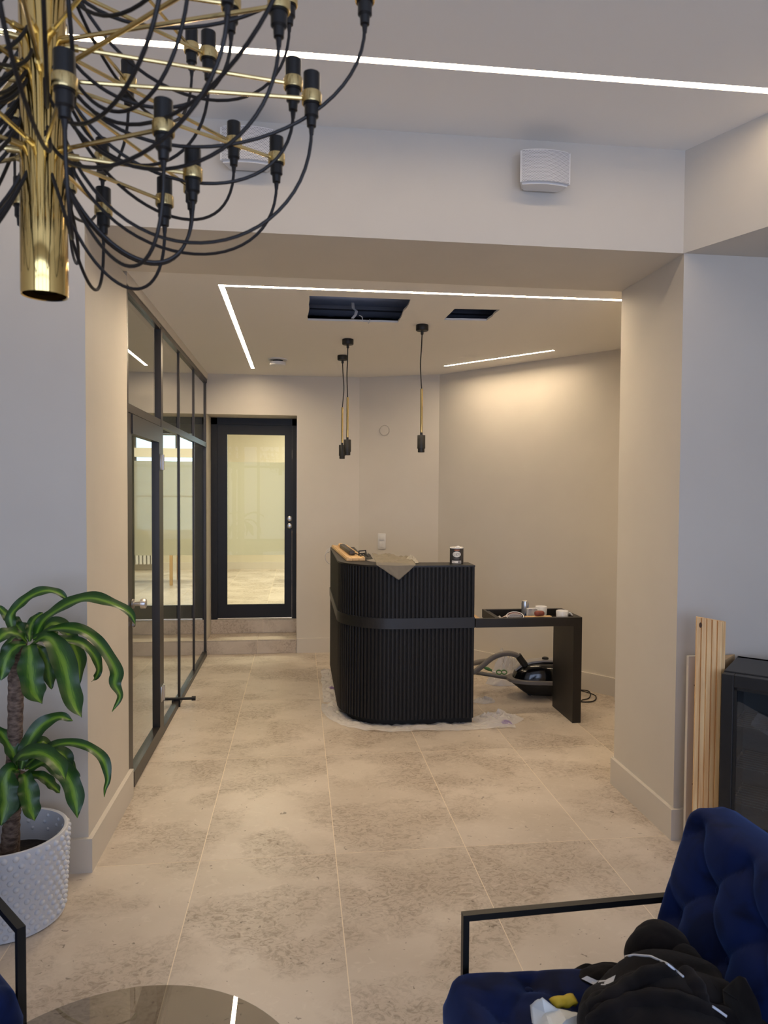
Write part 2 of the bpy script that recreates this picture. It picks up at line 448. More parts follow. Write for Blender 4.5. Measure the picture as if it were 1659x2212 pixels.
# cut strip of tiles along the rear wall
# ------------------------------------------------------------------ setting: walls
def struct(name, mb, m, **k): return mb.build(name, m, kind='structure', **k)
struct('wall_left', MB().box((-2.85, -2.95, 0), (-2.7, YF, ZH + .3)), M['wall'])
struct('wall_right', MB().box((3.3, -2.95, 0), (3.45, 6.0, ZH + .3)), M['wall'])
w = MB(); w.box((-2.85, YF, 0), (XL, 3.87, ZB)); w.box((XR, YF, 0), (3.45, YB, ZB)); w.box((-2.85, YF, ZB), (3.45, YB, ZH + .3))
struct('wall_front', w, M['wall'])
w = MB(); w.box((-2.85, -2.95, 0), (3.45, -2.8, .35)); w.box((-2.85, -2.95, 2.75), (3.45, -2.8, ZH + .3)); w.box((-2.85, -2.95, .35), (-2.3, -2.8, 2.75)); w.box((2.9, -2.95, .35), (3.45, -2.8, 2.75))
struct('wall_street', w, M['wall'])
wf = MB()
for x in (-2.28, -1.0, .3, 1.6, 2.88): wf.box((x - .035, -2.92, .35), (x + .035, -2.83, 2.75))
for z in (.375, 2.2, 2.725): wf.box((-2.3, -2.915, z - .03), (2.9, -2.835, z + .03))
wi = struct('window_1', wf, M['black_metal'])
for a, b in zip((-2.28, -1.0, .3, 1.6), (-1.0, .3, 1.6, 2.88)):
    MB().box((a + .03, -2.878, .4), (b - .03, -2.872, 2.7)).build('pane', M['glass_clear'], wi)

# front ceiling with the recess for the long light line
FY0, FY1 = 2.632, 2.668
w = MB().prism([(-2.85, -2.95), (3.45, -2.95), (3.45, YF), (-2.85, YF)], ZH, ZH + .02, [[(-1.55, FY0), (1.96, FY0 - .012), (1.96, FY1 - .012), (-1.55, FY1)]])
w.box((-2.85, -2.95, ZH + .02), (3.45, YF, ZH + .12))
struct('ceiling', w, M['ceil'])
struct('ceiling', MB().prism([(XR - .004, YF), (3.40, -.40), (3.45, -.40), (3.45, YF)], ZB, ZH + .02), M['wall'], label='dropped ceiling over the alcove on the right')

# rear room walls
A_ = (.605, 7.17); B_ = (1.365, 6.87); C_ = (3.02, 4.80)
NX0, NX1, NZ = -.905, -.02, 2.385        # door niche
w = MB()
w.box((-1.0, 7.17, 0), (NX0, 7.58, 3.0)); w.box((NX1, 7.17, 0), (A_[0], 7.58, 3.0)); w.box((NX0, 7.17, NZ), (NX1, 7.58, 3.0))
struct('wall_rear', w, M['wall'])
def wall_seg(name, a, b, t=.12, z0=0, z1=3.0):
    a, b = Vector((a[0], a[1], 0)), Vector((b[0], b[1], 0)); d = (b - a).normalized(); n = Vector((-d.y, d.x, 0))
    if n.y < 0: n = -n
    p = [a, b, b + n * t, a + n * t]
    return MB().prism([(q.x, q.y) for q in p], z0, z1)
struct('wall_angled', wall_seg('w', A_, B_), M['wall'])
struct('wall_diagonal', wall_seg('w', B_, C_), M['wall'])
w = MB().box((3.02, 3.6, 0), (3.14, 4.9, 3.0)); struct('wall_end', w, M['wall'])

# rear ceiling with light recesses and two ragged holes
def quad_along(p, q, wd):
    p, q = Vector(p), Vector(q); d = (q - p).normalized(); n = Vector((-d.y, d.x)) * wd / 2
    return [tuple(p - n), tuple(q - n), tuple(q + n), tuple(p + n)]
LX0, LY0 = -.447, 4.085
L1 = [(LX0, LY0), (LX0, 6.78), (LX0 + .03, 6.78), (LX0 + .03, LY0 - .03), (2.75, LY0 - .03 - .02), (2.75, LY0 - .06 - .02), (LX0, LY0 - .06)]
L1 = [(LX0, 6.80), (LX0 + .03, 6.80), (LX0 + .03, 4.083), (2.6, 4.048), (2.6, 4.018), (LX0, 4.053)]
L3 = quad_along((1.318, 6.40), (2.035, 5.545), .03)
def ragged(poly, n, amp, seed):
    rnd = random.Random(seed); out = []
    for i in range(len(poly)):
        a, b = Vector(poly[i]), Vector(poly[(i + 1) % len(poly)]); d = (b - a); nn = Vector((-d.y, d.x)).normalized()
        for k in range(n):
            out.append(tuple(a + d * (k / n) + nn * (rnd.uniform(-amp, amp) if k else 0)))
    return out
def hole_px(pts): return [(at(x, y, z=ZC).x, at(x, y, z=ZC).y) for x, y in pts]
H1 = ragged(hole_px([(668, 639), (887, 647), (859, 697), (665, 692)]), 6, .006, 3)
H2 = ragged(hole_px([(982, 667), (1080, 669), (1051, 693), (959, 691)]), 5, .004, 5)
w = MB().prism([(-.93, YB - .01), (3.14, YB - .01), (3.14, 7.3), (-.93, 7.3)], ZC, ZC + .013, [L1, L3, H1, H2])
struct('ceiling', w, M['ceil'])
# void above the rear ceiling, dark, with ducts seen through the holes
w = MB(); w.box((-.93, YB, 3.30), (3.14, 7.3, 3.36)); w.box((-1.0, YB, ZC + .02), (-.93, 7.3, 3.36)); w.box((3.08, YB, ZC + .02), (3.14, 7.3, 3.36)); w.box((-.93, 7.25, 3.0), (3.14, 7.32, 3.36))
struct('ceiling', w, mat('void_grey', (.10, .10, .11, 1), .8))
duct_m = mat('galvanised_duct', (.50, .53, .64, 1), .38, .45)
for (yc, r, x0, x1, lab) in ((5.12, .16, -.5, 1.9, 'spiral ventilation duct seen through the large ceiling hole'),):
    t = MB(); pts = [(x0 + (x1 - x0) * k / 60, yc, 3.05) for k in range(61)]
    t.tube(pts, [r + (.004 if k % 6 == 0 else 0) for k in range(61)], 24)
    t.build('ventilation_duct', duct_m, smooth=True, label=lab, cat='duct')
MB().box((-.5, 4.90, 2.885), (1.9, 4.94, 2.910)).build('ceiling_batten', mat('steel_batten', (.22, .23, .28, 1), .4, .6), label='grey steel batten crossing above both ceiling holes', cat='batten')
# hanger strap and wire dangling in the large hole
sy_ = 4.60
MB().bar([at(762, 654, y=sy_), at(763, 666, y=sy_), at(770, 672, y=sy_), at(768, 680, y=sy_), at(761, 688, y=sy_)], .02, .003, (.94, .34, 0)).build('hanger_strap', mat('strap', (.42, .43, .46, 1), .5), label='loose metal strap hanging inside the large ceiling hole', cat='strap')
MB().tube(cr_([at(776, 681, y=4.62), at(782, 684, y=4.63), at(784, 694, y=4.64), at(793, 692, y=4.64), at(796, 699, y=4.62), at(799, 690, y=4.64)]), .003, 6).build('ceiling_wire', M['white_plastic'], smooth=True, label='thin white wire end at the rim of the large ceiling hole', cat='wire')

# LED light lines: diffuser sits a little up inside its recess
def led(name, poly, z, label, m='led'):
    e = empty(name, (poly[0][0], poly[0][1], z), label, 'light')
    MB().prism(poly, z + .006, z + .009).build('diffuser', M[m], e)
    MB().prism(poly, z + .009, z + .013).build('housing', M['white_plastic'], e)
    return e
led('light_line', L1, ZC, 'L-shaped recessed white light line around the rear room ceiling')
led('light_line', L3, ZC, 'short slanting light line on the ceiling along the diagonal wall')
led('light_line', [(-1.55, FY0), (1.96, FY0 - .012), (1.96, FY1 - .012), (-1.55, FY1)], ZH, 'long glowing light line across the high front ceiling', 'led_front')

# skirting boards
BH, BT = .147, .02
def skirt(name, pts, side=1, h=BH, t=BT):
    """mitred board along a polyline, body on the left (side=1) of the direction"""
    P = [Vector((p[0], p[1])) for p in pts]; o = []
    for i, p in enumerate(P):
        d1 = (P[i] - P[i - 1]).normalized() if i else (P[1] - P[0]).normalized()
        d2 = (P[i + 1] - P[i]).normalized() if i < len(P) - 1 else d1
        n1, n2 = Vector((-d1.y, d1.x)), Vector((-d2.y, d2.x)); n = (n1 + n2).normalized(); n *= side * t / n.dot(n1)
        o.append(p + n)
    m = MB().prism([tuple(p) for p in P] + [tuple(p) for p in reversed(o)], .0, h)
    return struct(name, m, M['trim'])
skirt('baseboard_left', [(-2.7, YF), (XL, YF), (XL, 3.89)], -1)
skirt('baseboard_right', [(XR, YB), (XR, YF), (3.3, YF)], -1)
skirt('baseboard_pillar', [(3.0, YB), (XR + .0, YB)], -1)
skirt('baseboard_rear', [(NX1 + .005, 7.17), A_, B_, C_], -1)
# stepped ends of skirting by the right pillar
def rotz(c, a): return Matrix.Translation(c) @ Matrix.Rotation(a, 4, 'Z')
dg = math.atan2(C_[1] - B_[1], C_[0] - B_[0])
p = Vector((2.56, 5.37, 0))
struct('trim_1', MB().box((0, -.10, 0), (.5, .02, .165), rotz(p, dg)), M['trim'])
struct('trim_2', MB().box((.0, -.10, .165), (.5, .02, .30), rotz(p + Vector((.03, -.03, 0)), dg)), M['trim'])

# ------------------------------------------------------------------ glass partition on the left
PX = -.92
par = MB()
def post(y0, y1, z0=0, z1=2.70, d=.05): par.box((PX - d / 2, y0, z0), (PX + d / 2, y1, z1))
post(3.87, 3.90); post(4.80, 4.86); post(5.59, 5.615, d=.026); post(6.365, 6.39, d=.026); post(7.12, 7.16, d=.03)
par.box((PX - .022, 3.80, 2.685), (PX + .022, 7.16, 2.72))
par.box((PX - .025, 4.86, 0), (PX + .025, 7.11, .045))
par.box((PX - .022, 3.88, 2.055), (PX + .022, 7.13, 2.10))
part = struct('wall_partition', par, M['bronze_frame'])
for a, b in ((3.90, 4.80), (4.86, 5.59), (5.615, 6.365), (6.39, 7.12)):
    MB().box((PX - .004, a, 2.10), (PX + .004, b, 2.685)).build('pane', M['glass_part'], part)
    if a > 4: MB().box((PX - .004, a, .045), (PX + .004, b, 2.055)).build('pane', M['glass_part'], part)
struct('trim_3', MB().box((-1.0, 3.87, 2.72), (-.893, 7.17, ZC)), M['wall'])
# its door
dm = MB()
y0, y1 = 3.902, 4.795; st = .08
dm.box((PX - .022, y0, .01), (PX + .022, y0 + st, 2.05)); dm.box((PX - .022, y1 - st, .01), (PX + .028, y1, 2.05))
dm.box((PX - .022, y0 + st, .01), (PX + .028, y1 - st, .095)); dm.box((PX - .022, y0 + st, 1.945), (PX + .028, y1 - st, 2.05))
d1 = struct('door_1', dm, M['bronze_frame'])
MB().box((PX - .004, y0 + st, .095), (PX + .004, y1 - st, 1.945)).build('pane', M['glass_part'], d1)
kb = MB(); kz = 1.025; ky = y0 + .155
ky = 3.955
kb.lathe([(.0, 0), (.026, 0), (.026, .008), (.013, .012), (.013, .04), (.027, .044), (.027, .068), (.024, .072), (0, .072)], (PX + .028, ky, kz), 24, (1, 0, 0))
kb.build('door_knob', M['chrome'], d1, smooth=True, label='steel door knob')
MB().lathe([(0, 0), (.016, 0), (.016, .012), (.012, .015), (0, .015)], (PX + .028, ky, kz - .115), 20, (1, 0, 0)).build('lock_cylinder', M['chrome'], d1, smooth=True)
for hz in (1.77, .25):
    hb = MB(); hb.box((PX + .026, 4.745, hz), (PX + .034, 4.80, hz + .10), bev=.002); hb.box((PX + .026, 4.80, hz), (PX + .034, 4.845, hz + .10), bev=.002)
    hb.tube([(PX + .036, 4.80, hz), (PX + .036, 4.80, hz + .1)], .008, 12)
    hb.build('hinge', M['chrome'], d1, smooth=True)
# pull bar through the glass near the floor
e = empty('door_stop_bar', (PX, 5.46, .03), 'short black double-ended bar through the glass partition near the floor', 'door stop')
MB().tube([(-.985, 5.46, .062), (-.80, 5.46, .062)], .011, 12).build('bar', M['black_metal'], e, smooth=True)
for x in (-1.0, -.80): MB().tube([(x, 5.46, .062), (x + .028, 5.46, .062)], .017, 14).build('end_cap', M['black_metal'], e, smooth=True)
MB().box((-.93, 5.452, .0), (-.885, 5.468, .062)).build('foot', M['black_metal'], e)

# dim room behind the partition
w = MB(); w.box((-3.75, 3.70, 0), (-3.6, 7.4, 2.9)); w.box((-3.6, 7.17, 0), (-1.0, 7.4, 2.9))
struct('wall_office', w, M['wall'])
struct('ceiling', MB().box((-3.75, YB, 2.78), (-1.0, 7.4, 2.9)), M['ceil'])

# ------------------------------------------------------------------ tiled steps in the niche
def step(name, y0, y1, z, zr0, label, xs):
    e = empty(name, (NX0, y0, zr0), label, 'step')
    MB().box((NX0, y0 + .006, 0), (NX1, y1 + .002, z - .006)).build('core', M['grout'], e)
    for a, b in zip(xs, xs[1:]):
        tile(e, a + .0015, y0 + .001, b - .0015, y1 - .002, z, axis='z')
        tile(e, a + .0015, zr0 + .003, b - .0015, z - .009, y0, axis='y')
    return e
step('tiled_step', 7.155, 7.50, .14, 0, 'lower beige stone-tiled step flush with the wall below the black door', (NX0, -.405, NX1))
step('tiled_step', 7.50, 7.60, .285, .14, 'upper beige stone-tiled step directly under the black door', (NX0, -.37, NX1))

# rear door
DY = 7.535
dm = MB(); dx0, dx1, dz0, dz1 = -.902, -.022, .286, 2.384
for a, b in ((dx0, dx0 + .062), (dx1 - .048, dx1)): dm.box((a, DY - .02, dz0), (b, DY + .06, dz1))
dm.box((dx0, DY - .02, dz1 - .069), (dx1, DY + .06, dz1))
d2 = struct('door_2', dm, M['door_black'])
lf = MB(); lx0, lx1, lz0, lz1 = dx0 + .063, dx1 - .049, .297, dz1 - .07
gx0, gx1, gz0, gz1 = -.742, -.148, .435, 2.215
lf.box((lx0, DY - .008, lz0), (gx0, DY + .04, lz1)); lf.box((gx1, DY - .008, lz0), (lx1, DY + .04, lz1))
lf.box((gx0, DY - .008, lz0), (gx1, DY + .04, gz0)); lf.box((gx0, DY - .008, gz1), (gx1, DY + .04, lz1))
leaf2 = lf.build('door_leaf', M['door_black'], d2)
MB().box((gx0, DY + .012, gz0), (gx1, DY + .02, gz1)).build('pane', M['glass_door'], leaf2)
MB().box((gx0 + .002, DY + .024, .955), (gx1 - .002, DY + .0255, 1.93)).build('frosted_film', M['frost'], leaf2)
bd = MB(); q = .006
bd.box((gx0 - q, DY - .011, gz0 - q), (gx0, DY + .01, gz1 + q)); bd.box((gx1, DY - .011, gz0 - q), (gx1 + q, DY + .01, gz1 + q)); bd.box((gx0, DY - .011, gz0 - q), (gx1, DY + .01, gz0)); bd.box((gx0, DY - .011, gz1), (gx1, DY + .01, gz1 + q))
bd.build('glazing_bead', M['door_black'], leaf2)
for z in (1.34, 1.263):
    MB().lathe([(0, 0), (.027, 0), (.027, .006), (.02, .010), (0, .010)], (-.095, DY - .008, z), 28, (0, -1, 0)).build('lock_rosette', M['chrome'], leaf2, smooth=True)

# ------------------------------------------------------------------ room beyond the rear door
ROOM_Z = .285
rf = MB().box((-3.0, 7.6, ROOM_Z - .12), (3.4, 12.4, ROOM_Z - .0012)).build('floor', M['grout'], kind='structure')
for i in range(-4, 5):
    for j in range(0, 4):
        tile(rf, TX0 + .06 + i * TW + J / 2, 7.6 + j * TL + J / 2, TX0 + .06 + (i + 1) * TW - J / 2, 7.6 + (j + 1) * TL - J / 2, ROOM_Z)
rw = mat('cream_paint', (.66, .61, .50, 1), .7)
w = MB(); w.box((-3.0, 7.58, ROOM_Z), (-2.85, 12.4, 3.0)); w.box((3.25, 7.58, ROOM_Z), (3.4, 12.4, 3.0)); struct('wall_store', w, rw)
WX0, WX1 = -.12, 2.9
w = MB(); w.box((-3.0, 12.25, ROOM_Z), (WX0, 12.4, 3.0)); w.box((WX1, 12.25, ROOM_Z), (3.4, 12.4, 3.0)); w.box((WX0, 12.25, ROOM_Z), (WX1, 12.4, .95)); w.box((WX0, 12.22, 2.17), (WX1, 12.4, 2.32)); w.box((WX0, 12.25, 2.8), (WX1, 12.4, 3.0))
struct('wall_store', w, rw)
struct('ceiling', MB().box((-3.0, 7.58, 2.9), (3.4, 12.4, 3.05)), M['ceil'])
w = MB()
w.box((.62, 7.45, ROOM_Z), (3.3, 7.58, 3.0)); w.box((-3.0, 7.45, ROOM_Z), (-1.0, 7.58, 3.0)); struct('wall_store', w, rw)
w = MB(); n = 9
for k in range(n + 1):
    x = WX0 + (WX1 - WX0) * k / n
    w.box((x - .014, 12.28, 2.32), (x + .014, 12.33, 2.8))
    if k % 3 == 0: w.box((x - .02, 12.28, .95), (x + .02, 12.33, 2.17))
w.box((WX0, 12.28, 2.54), (WX1, 12.33, 2.565)); w.box((WX0, 12.28, 1.5), (WX1, 12.33, 1.53))
wi = struct('window_2', w, M['bronze_frame'])
MB().box((WX0, 12.30, .95), (WX1, 12.304, 2.17)).build('pane', M['glass_clear'], wi)
MB().box((WX0, 12.30, 2.32), (WX1, 12.304, 2.8)).build('pane', M['glass_clear'], wi)
struct('baseboard_store', MB().box((-2.85, 12.22, ROOM_Z), (3.25, 12.25, ROOM_Z + .12)), M['trim'])
# radiator below the window, table, lamps
e = empty('radiator', (.9, 12.14, ROOM_Z), 'cream column radiator under the far window seen in the glass', 'radiator')
for k in range(12):
    x = .55 + k * .062
    MB().box((x, 12.08, ROOM_Z + .10), (x + .045, 12.20, ROOM_Z + .62), bev=.012).build('section', M['ceramic'], e)
for x in (.58, 1.26): MB().tube([(x, 12.14, ROOM_Z), (x, 12.14, ROOM_Z + .12)], .012, 8).build('foot', M['ceramic'], e)
e = empty('table', (.2, 10.6, ROOM_Z), 'light wooden table in the room beyond the rear door', 'table')
MB().box((-.1, 10.2, ROOM_Z + .70), (1.2, 10.9, ROOM_Z + .735)).build('table_top', M['pine2'], e)
for x, y in ((-.05, 10.25), (1.15, 10.25), (-.05, 10.85), (1.15, 10.85)):
    MB().box((x - .02, y - .02, ROOM_Z), (x + .02, y + .02, ROOM_Z + .70)).build('leg', M['pine2'], e)
lampm = emit('lamp_panel', (1, .88, .68), 3)
for x, y, lab in ((-.3, 9.2, 'ceiling panel lamp nearer the rear door'), (.6, 11.0, 'ceiling panel lamp near the far window')):
    e = empty('ceiling_lamp', (x, y, 2.9), lab + ' in the room beyond', 'light')
    MB().box((x - .62, y - .32, 2.87), (x + .62, y + .32, 2.9)).build('housing', M['white_plastic'], e)
    MB().box((x - .6, y - .3, 2.862), (x + .6, y + .3, 2.868)).build('diffuser', lampm, e)

# ------------------------------------------------------------------ reception counter
def counter_path():
    """outer line of the counter, from its rear left end round the curve to the front right end"""
    R = .40; cx, cy = .685, 5.22; pts = []
    L0, L1_, L2 = 6.42 - 5.22, R * PI / 2, 1.222 - cx
    def f(s, off=0):
        if s < L0: p = Vector((cx - R, 6.42 - s)); d = Vector((0, -1))
        elif s < L0 + L1_:
            a = PI + (s - L0) / R; p = Vector((cx + R * math.cos(a), cy + R * math.sin(a))); d = Vector((-math.sin(a), math.cos(a)))
        else: p = Vector((cx + s - L0 - L1_, cy - R)); d = Vector((1, 0))
        n = Vector((d.y, -d.x))            # outward
        return p + n * off, d, n
    return f, L0 + L1_ + L2
cp, CL = counter_path()
CZ0, CZ1, BZ0, BZ1 = .055, 1.128, .690, .764
ct = empty('reception_counter', (.75, 5.3, 0), 'black slatted reception counter with a rounded corner and a smooth black band', 'counter')
def ring(off_out, off_in, s0=0, s1=None, n=64):
    s1 = CL if s1 is None else s1
    o = [tuple(cp(s0 + (s1 - s0) * k / n, off_out)[0]) for k in range(n + 1)]
    i = [tuple(cp(s0 + (s1 - s0) * k / n, off_in)[0]) for k in range(n + 1)]
    return o + i[::-1]
MB().prism(ring(-.012, -.21), CZ0, CZ1 - .012).build('body', M['counter_back'], ct)
MB().prism(ring(-.05, -.19), 0, CZ0).build('plinth', M['counter_back'], ct)
MB().prism(ring(.0, -.215), CZ1 - .012, CZ1).build('counter_top', M['desk'], ct)
MB().prism(ring(.006, -.012, .0), BZ0, BZ1).build('band', M['band'], ct, smooth=True, angle=30)
pitch = .0282; n = int(CL / pitch)
def slat_mesh(h):
    m = MB(); w = .0095
    prof = [(-w, -.014), (-w, -.003), (-w + .003, 0), (w - .003, 0), (w, -.003), (w, -.014)]
    m.prism(prof, 0, h); me = bpy.data.meshes.new('slat'); me.from_pydata(m.v, [], m.f)
    bm = bmesh.new(); bm.from_mesh(me); bmesh.ops.recalc_face_normals(bm, faces=bm.faces); bm.to_mesh(me); bm.free()
    me.materials.append(M['counter']); return me
sm1, sm2 = slat_mesh(BZ0 - CZ0), slat_mesh(CZ1 - .012 - BZ1)
rnd = random.Random(11)
for k in range(n + 1):
    p, d, nn = cp(min(k * pitch + .012, CL - .0096))
    for me, z in ((sm1, CZ0), (sm2, BZ1)):
        o = bpy.data.objects.new('slat', me); COL.objects.link(o); o.parent = ct
        o.location = Vector((p.x, p.y, z)) - ORG[ct.name]; o.rotation_euler = (0, 0, math.atan2(d.y, d.x) + PI)

# ------------------------------------------------------------------ side desk
dk = empty('side_desk', (1.6, 5.0, 0), 'low black desk joined to the right of the slatted counter', 'desk')
b = MB(); b.box((1.935, 4.80, 0), (1.997, 5.20, .694)); b.build('leg', M['desk'], dk)
b = MB(); b.box((1.226, 4.80, .694), (1.997, 4.835, .755)); b.build('front_rail', M['desk'], dk)
b = MB(); b.box((1.40, 5.165, .694), (1.997, 5.20, .755)); b.build('back_rail', M['desk'], dk)
b = MB(); b.box((1.95, 4.835, .694), (1.997, 5.165, .755)); b.build('side_rail', M['desk'], dk)
b = MB(); b.box((1.375, 4.835, .694), (1.395, 5.20, .755)); b.box((1.40, 4.835, .694), (1.418, 5.165, .748)); b.build('side_rail', M['desk'], dk)
b = MB(); b.box((1.418, 4.835, .694), (1.95, 5.165, .704)); b.build('tray_bottom', M['desk_in'], dk)
MB().box((1.226, 4.84, .735), (1.27, 5.0, .750)).build('wood_offcut', M['pine2'], label='small pine offcut wedged between counter and desk', cat='wood')

# ------------------------------------------------------------------ things on the desk
def mug(loc, ang, label):
    e = empty('mug', loc, label, 'mug', 'mugs on the side desk')
    prof = [(0, .0), (.030, .0), (.036, .004), (.0425, .030), (.0440, .080), (.0425, .083), (.0405, .080), (.0390, .032), (.030, .010), (0, .008)]
    MB().lathe(prof, loc, 32).build('cup', M['ceramic'], e, smooth=True)
    c = Vector(loc); dx = Vector((math.cos(ang), math.sin(ang), 0)); pts = []
    for k in range(13):
        a = -PI / 2 + PI * k / 12
        pts.append(c + dx * (.0405 + .029 * math.cos(a)) + Vector((0, 0, .045 + .026 * math.sin(a))))
    MB().tube(pts, .0048, 8).build('handle', M['ceramic'], e, smooth=True)
mug((1.89, 4.905, .704), -.25, 'white mug at the right front corner of the black desk, handle to the right')
mug((1.80, 5.10, .704), PI + .1, 'white mug further back on the black desk beside the blue can, handle to the left')
# slim drinks can
cm = mat('blue_silver_can', (.1, .2, .5, 1), .25, .75)
def canmat():
    nt, N, L, b = nodes(cm); tc = N.new('ShaderNodeTexCoord'); sp = N.new('ShaderNodeSeparateXYZ'); L.new(tc.outputs['Object'], sp.inputs[0])
    r = N.new('ShaderNodeValToRGB'); r.color_ramp.interpolation = 'CONSTANT'; E = r.color_ramp.elements
    E[0].position = 0; E[0].color = (.55, .57, .60, 1); E[1].position = .5; E[1].color = (.02, .11, .42, 1)
    a = N.new('ShaderNodeMath'); a.operation = 'MULTIPLY_ADD'; a.inputs[1].default_value = 20; a.inputs[2].default_value = .5
    s2 = N.new('ShaderNodeMath'); s2.operation = 'SUBTRACT'
    z2 = N.new('ShaderNodeMath'); z2.operation = 'MULTIPLY'; z2.inputs[1].default_value = .35; L.new(sp.outputs[2], z2.inputs[0])
    L.new(sp.outputs[0], s2.inputs[0]); L.new(z2.outputs[0], s2.inputs[1])
    ad = N.new('ShaderNodeMath'); ad.operation = 'ADD'; ad.inputs[1].default_value = .02; L.new(s2.outputs[0], ad.inputs[0])
    L.new(ad.outputs[0], a.inputs[0]); L.new(a.outputs[0], r.inputs[0]); L.new(r.outputs[0], b.inputs['Base Color'])
canmat()
e = empty('drinks_can', (1.662, 5.06, .704), 'slim blue and silver drinks can on the black desk', 'can')
MB().lathe([(0, 0), (.020, 0), (.0265, .008), (.0265, .116), (.0235, .128), (.0235, .131)], (1.662, 5.06, .704), 28).build('can_body', cm, e, smooth=True)
MB().lathe([(.0235, .131), (.0215, .131), (.020, .128), (0, .128)], (1.662, 5.06, .704), 28).build('lid', M['chrome'], e, smooth=True)
# pine strip, red block, clear box, blister pack, bits
MB().box((1.60, 4.845, .704), (1.79, 4.885, .757), bev=.001).build('pine_strip', M['pine2'], label='short pale pine strip lying along the front edge of the desk tray', cat='wood')
red = add_noise_color(mat('red_brown', (.2, .05, .03, 1), .6), (.16, .035, .02, 1), (.26, .065, .04, 1), 30)
e = empty('wrapped_block', (1.70, 4.836, .705), 'small red-brown lump lying on the pine strip at the desk edge', 'block')
b = MB()
b.grid(20, 12, lambda u, v: Vector((1.705, 4.865, .776)) + Vector((.038 * math.cos(2 * PI * u) * math.sin(PI * v) ** .5, .018 * math.sin(2 * PI * u) * math.sin(PI * v) ** .5, -.0185 * math.cos(PI * v))) + Vector((0, 0, .002 * math.sin(9 * u + 5 * v))))
b.build('block', red, e, smooth=True)
e = empty('clear_box', (1.685, 4.96, .704), 'clear plastic box with rounded corners behind the red-brown lump', 'box')
b = MB(); b.box((1.645, 4.955, .704), (1.725, 4.985, .798), bev=.008); b.build('box', film('box_plastic', .35), e, smooth=True)
b = MB(); b.tube([(1.648, 4.95, .712), (1.648, 4.95, .790), (1.656, 4.95, .797), (1.714, 4.95, .797), (1.722, 4.95, .790), (1.722, 4.95, .712)], .003, 6); b.build('rim', M['white_plastic'], e, smooth=True)
e = empty('blister_pack', (1.52, 4.88, .704), 'oval clear blister pack with a dark red tool inside on the desk', 'package')
pts = [Vector((1.525 + .062 * math.cos(a), 4.86 + .022 * math.sin(a), .757 + .026 * math.sin(a) + .004)) for a in [2 * PI * k / 28 for k in range(28)]]
b = MB(); b.tube(pts, .0028, 6, closed=True); b.build('rim', M['white_plastic'], e, smooth=True)
b = MB(); b.grid(16, 8, lambda u, v: Vector((1.525, 4.866, .76)) + Vector((.055 * math.cos(2 * PI * u) * math.sin(PI * v), .012 * math.sin(2 * PI * u) * math.sin(PI * v), -.020 * math.cos(PI * v)))); b.build('blister', film('blister', .22), e, smooth=True)
b = MB(); b.grid(16, 8, lambda u, v: Vector((1.535, 4.905, .765)) + Vector((.05 * math.cos(2 * PI * u) * math.sin(PI * v), .012 * math.sin(2 * PI * u) * math.sin(PI * v), -.014 * math.cos(PI * v)))); b.build('tool', mat('dark_red_plastic', (.12, .02, .018, 1), .4), e, smooth=True)
b = MB().box((1.5, 4.89, .704), (1.57, 4.92, .752)); b.build('backing_card', mat('card', (.25, .22, .2, 1), .7), e)
def crumple(name, c, sx, sy, h, m, seed, label, cat, rot=0, n=28, base=0.0, sharp=1.0, kind=None, low=.25):
    rnd = Vector((seed * 3.1, seed * 1.7, seed * .9)); c = Vector(c); mb = MB(); R = Matrix.Rotation(rot, 3, 'Z')
    def f(u, v):
        a, r = 2 * PI * u, v
        k = 1 + .22 * noise.noise(Vector((math.cos(a) * 1.6, math.sin(a) * 1.6, 0)) + rnd)
        x, y = math.cos(a) * r * k, math.sin(a) * r * k
        q = noise.noise(Vector((x * 2.4, y * 2.4, 0)) + rnd); q2 = abs(noise.noise(Vector((x * 5, y * 5, 1)) + rnd)); q3 = abs(noise.noise(Vector((x * 11, y * 11, 3)) + rnd))
        z = base + max(.002, h * (1 - r ** 2.2) * (.55 + .5 * q + sharp * (.45 * q2 + .22 * q3)) + low * h * q2 * (1 - r) + .002)
        o = R @ Vector((x * sx, y * sy, 0)); return c + Vector((o.x, o.y, z))
    mb.grid(n * 2, n, f)
    return mb.build(name, m, smooth=True, angle=28, label=label, cat=cat, kind=kind)
crumple('tissue_scrap', (1.445, 5.0, .705), .04, .05, .035, M['film2'], 4, 'small scrap of clear wrap at the left end of the desk tray', 'wrap', n=12)
b = MB(); b.grid(16, 6, lambda u, v: Vector((1.43 + .16 * u, 4.97 + .03 * v + .05 * u, .712 + .045 * u + .006 * math.sin(7 * u + 4 * v)))); b.build('wrapper_sheet', mat('pinkish_wrap', (.42, .33, .30, 1), .4), smooth=True, solid=.002, label='flat pinkish wrapper lying behind the blister pack', cat='wrapper')

# ------------------------------------------------------------------ things on the counter
e = empty('pine_board', (.41, 5.75, CZ1), 'grooved pine board lying along the left arm of the counter top', 'board')
a0, a1 = Vector((.415, 5.16, CZ1)), Vector((.36, 6.36, CZ1)); dr = (a1 - a0).normalized(); nr = Vector((dr.y, -dr.x, 0))
Mb = Matrix(((nr.x, dr.x, 0, a0.x), (nr.y, dr.y, 0, a0.y), (0, 0, 1, a0.z), (0, 0, 0, 1)))
LB = (a1 - a0).length
for k in range(3): MB().box((-.068 + k * .0465, 0, .001), (-.0235 + k * .0465, LB, .020), Mb, bev=.0018).build('strip', M['pine2'], e)
b = MB(); b.box((-.062, .0, .020), (-.05, LB, .026), Mb); b.box((.055, 0, .020), (.068, LB, .026), Mb); b.build('lip', M['pine2'], e)
e = empty('wood_chisel', (.40, 5.8, CZ1 + .02), 'dark narrow tool with a wooden end lying on the pine board', 'tool')
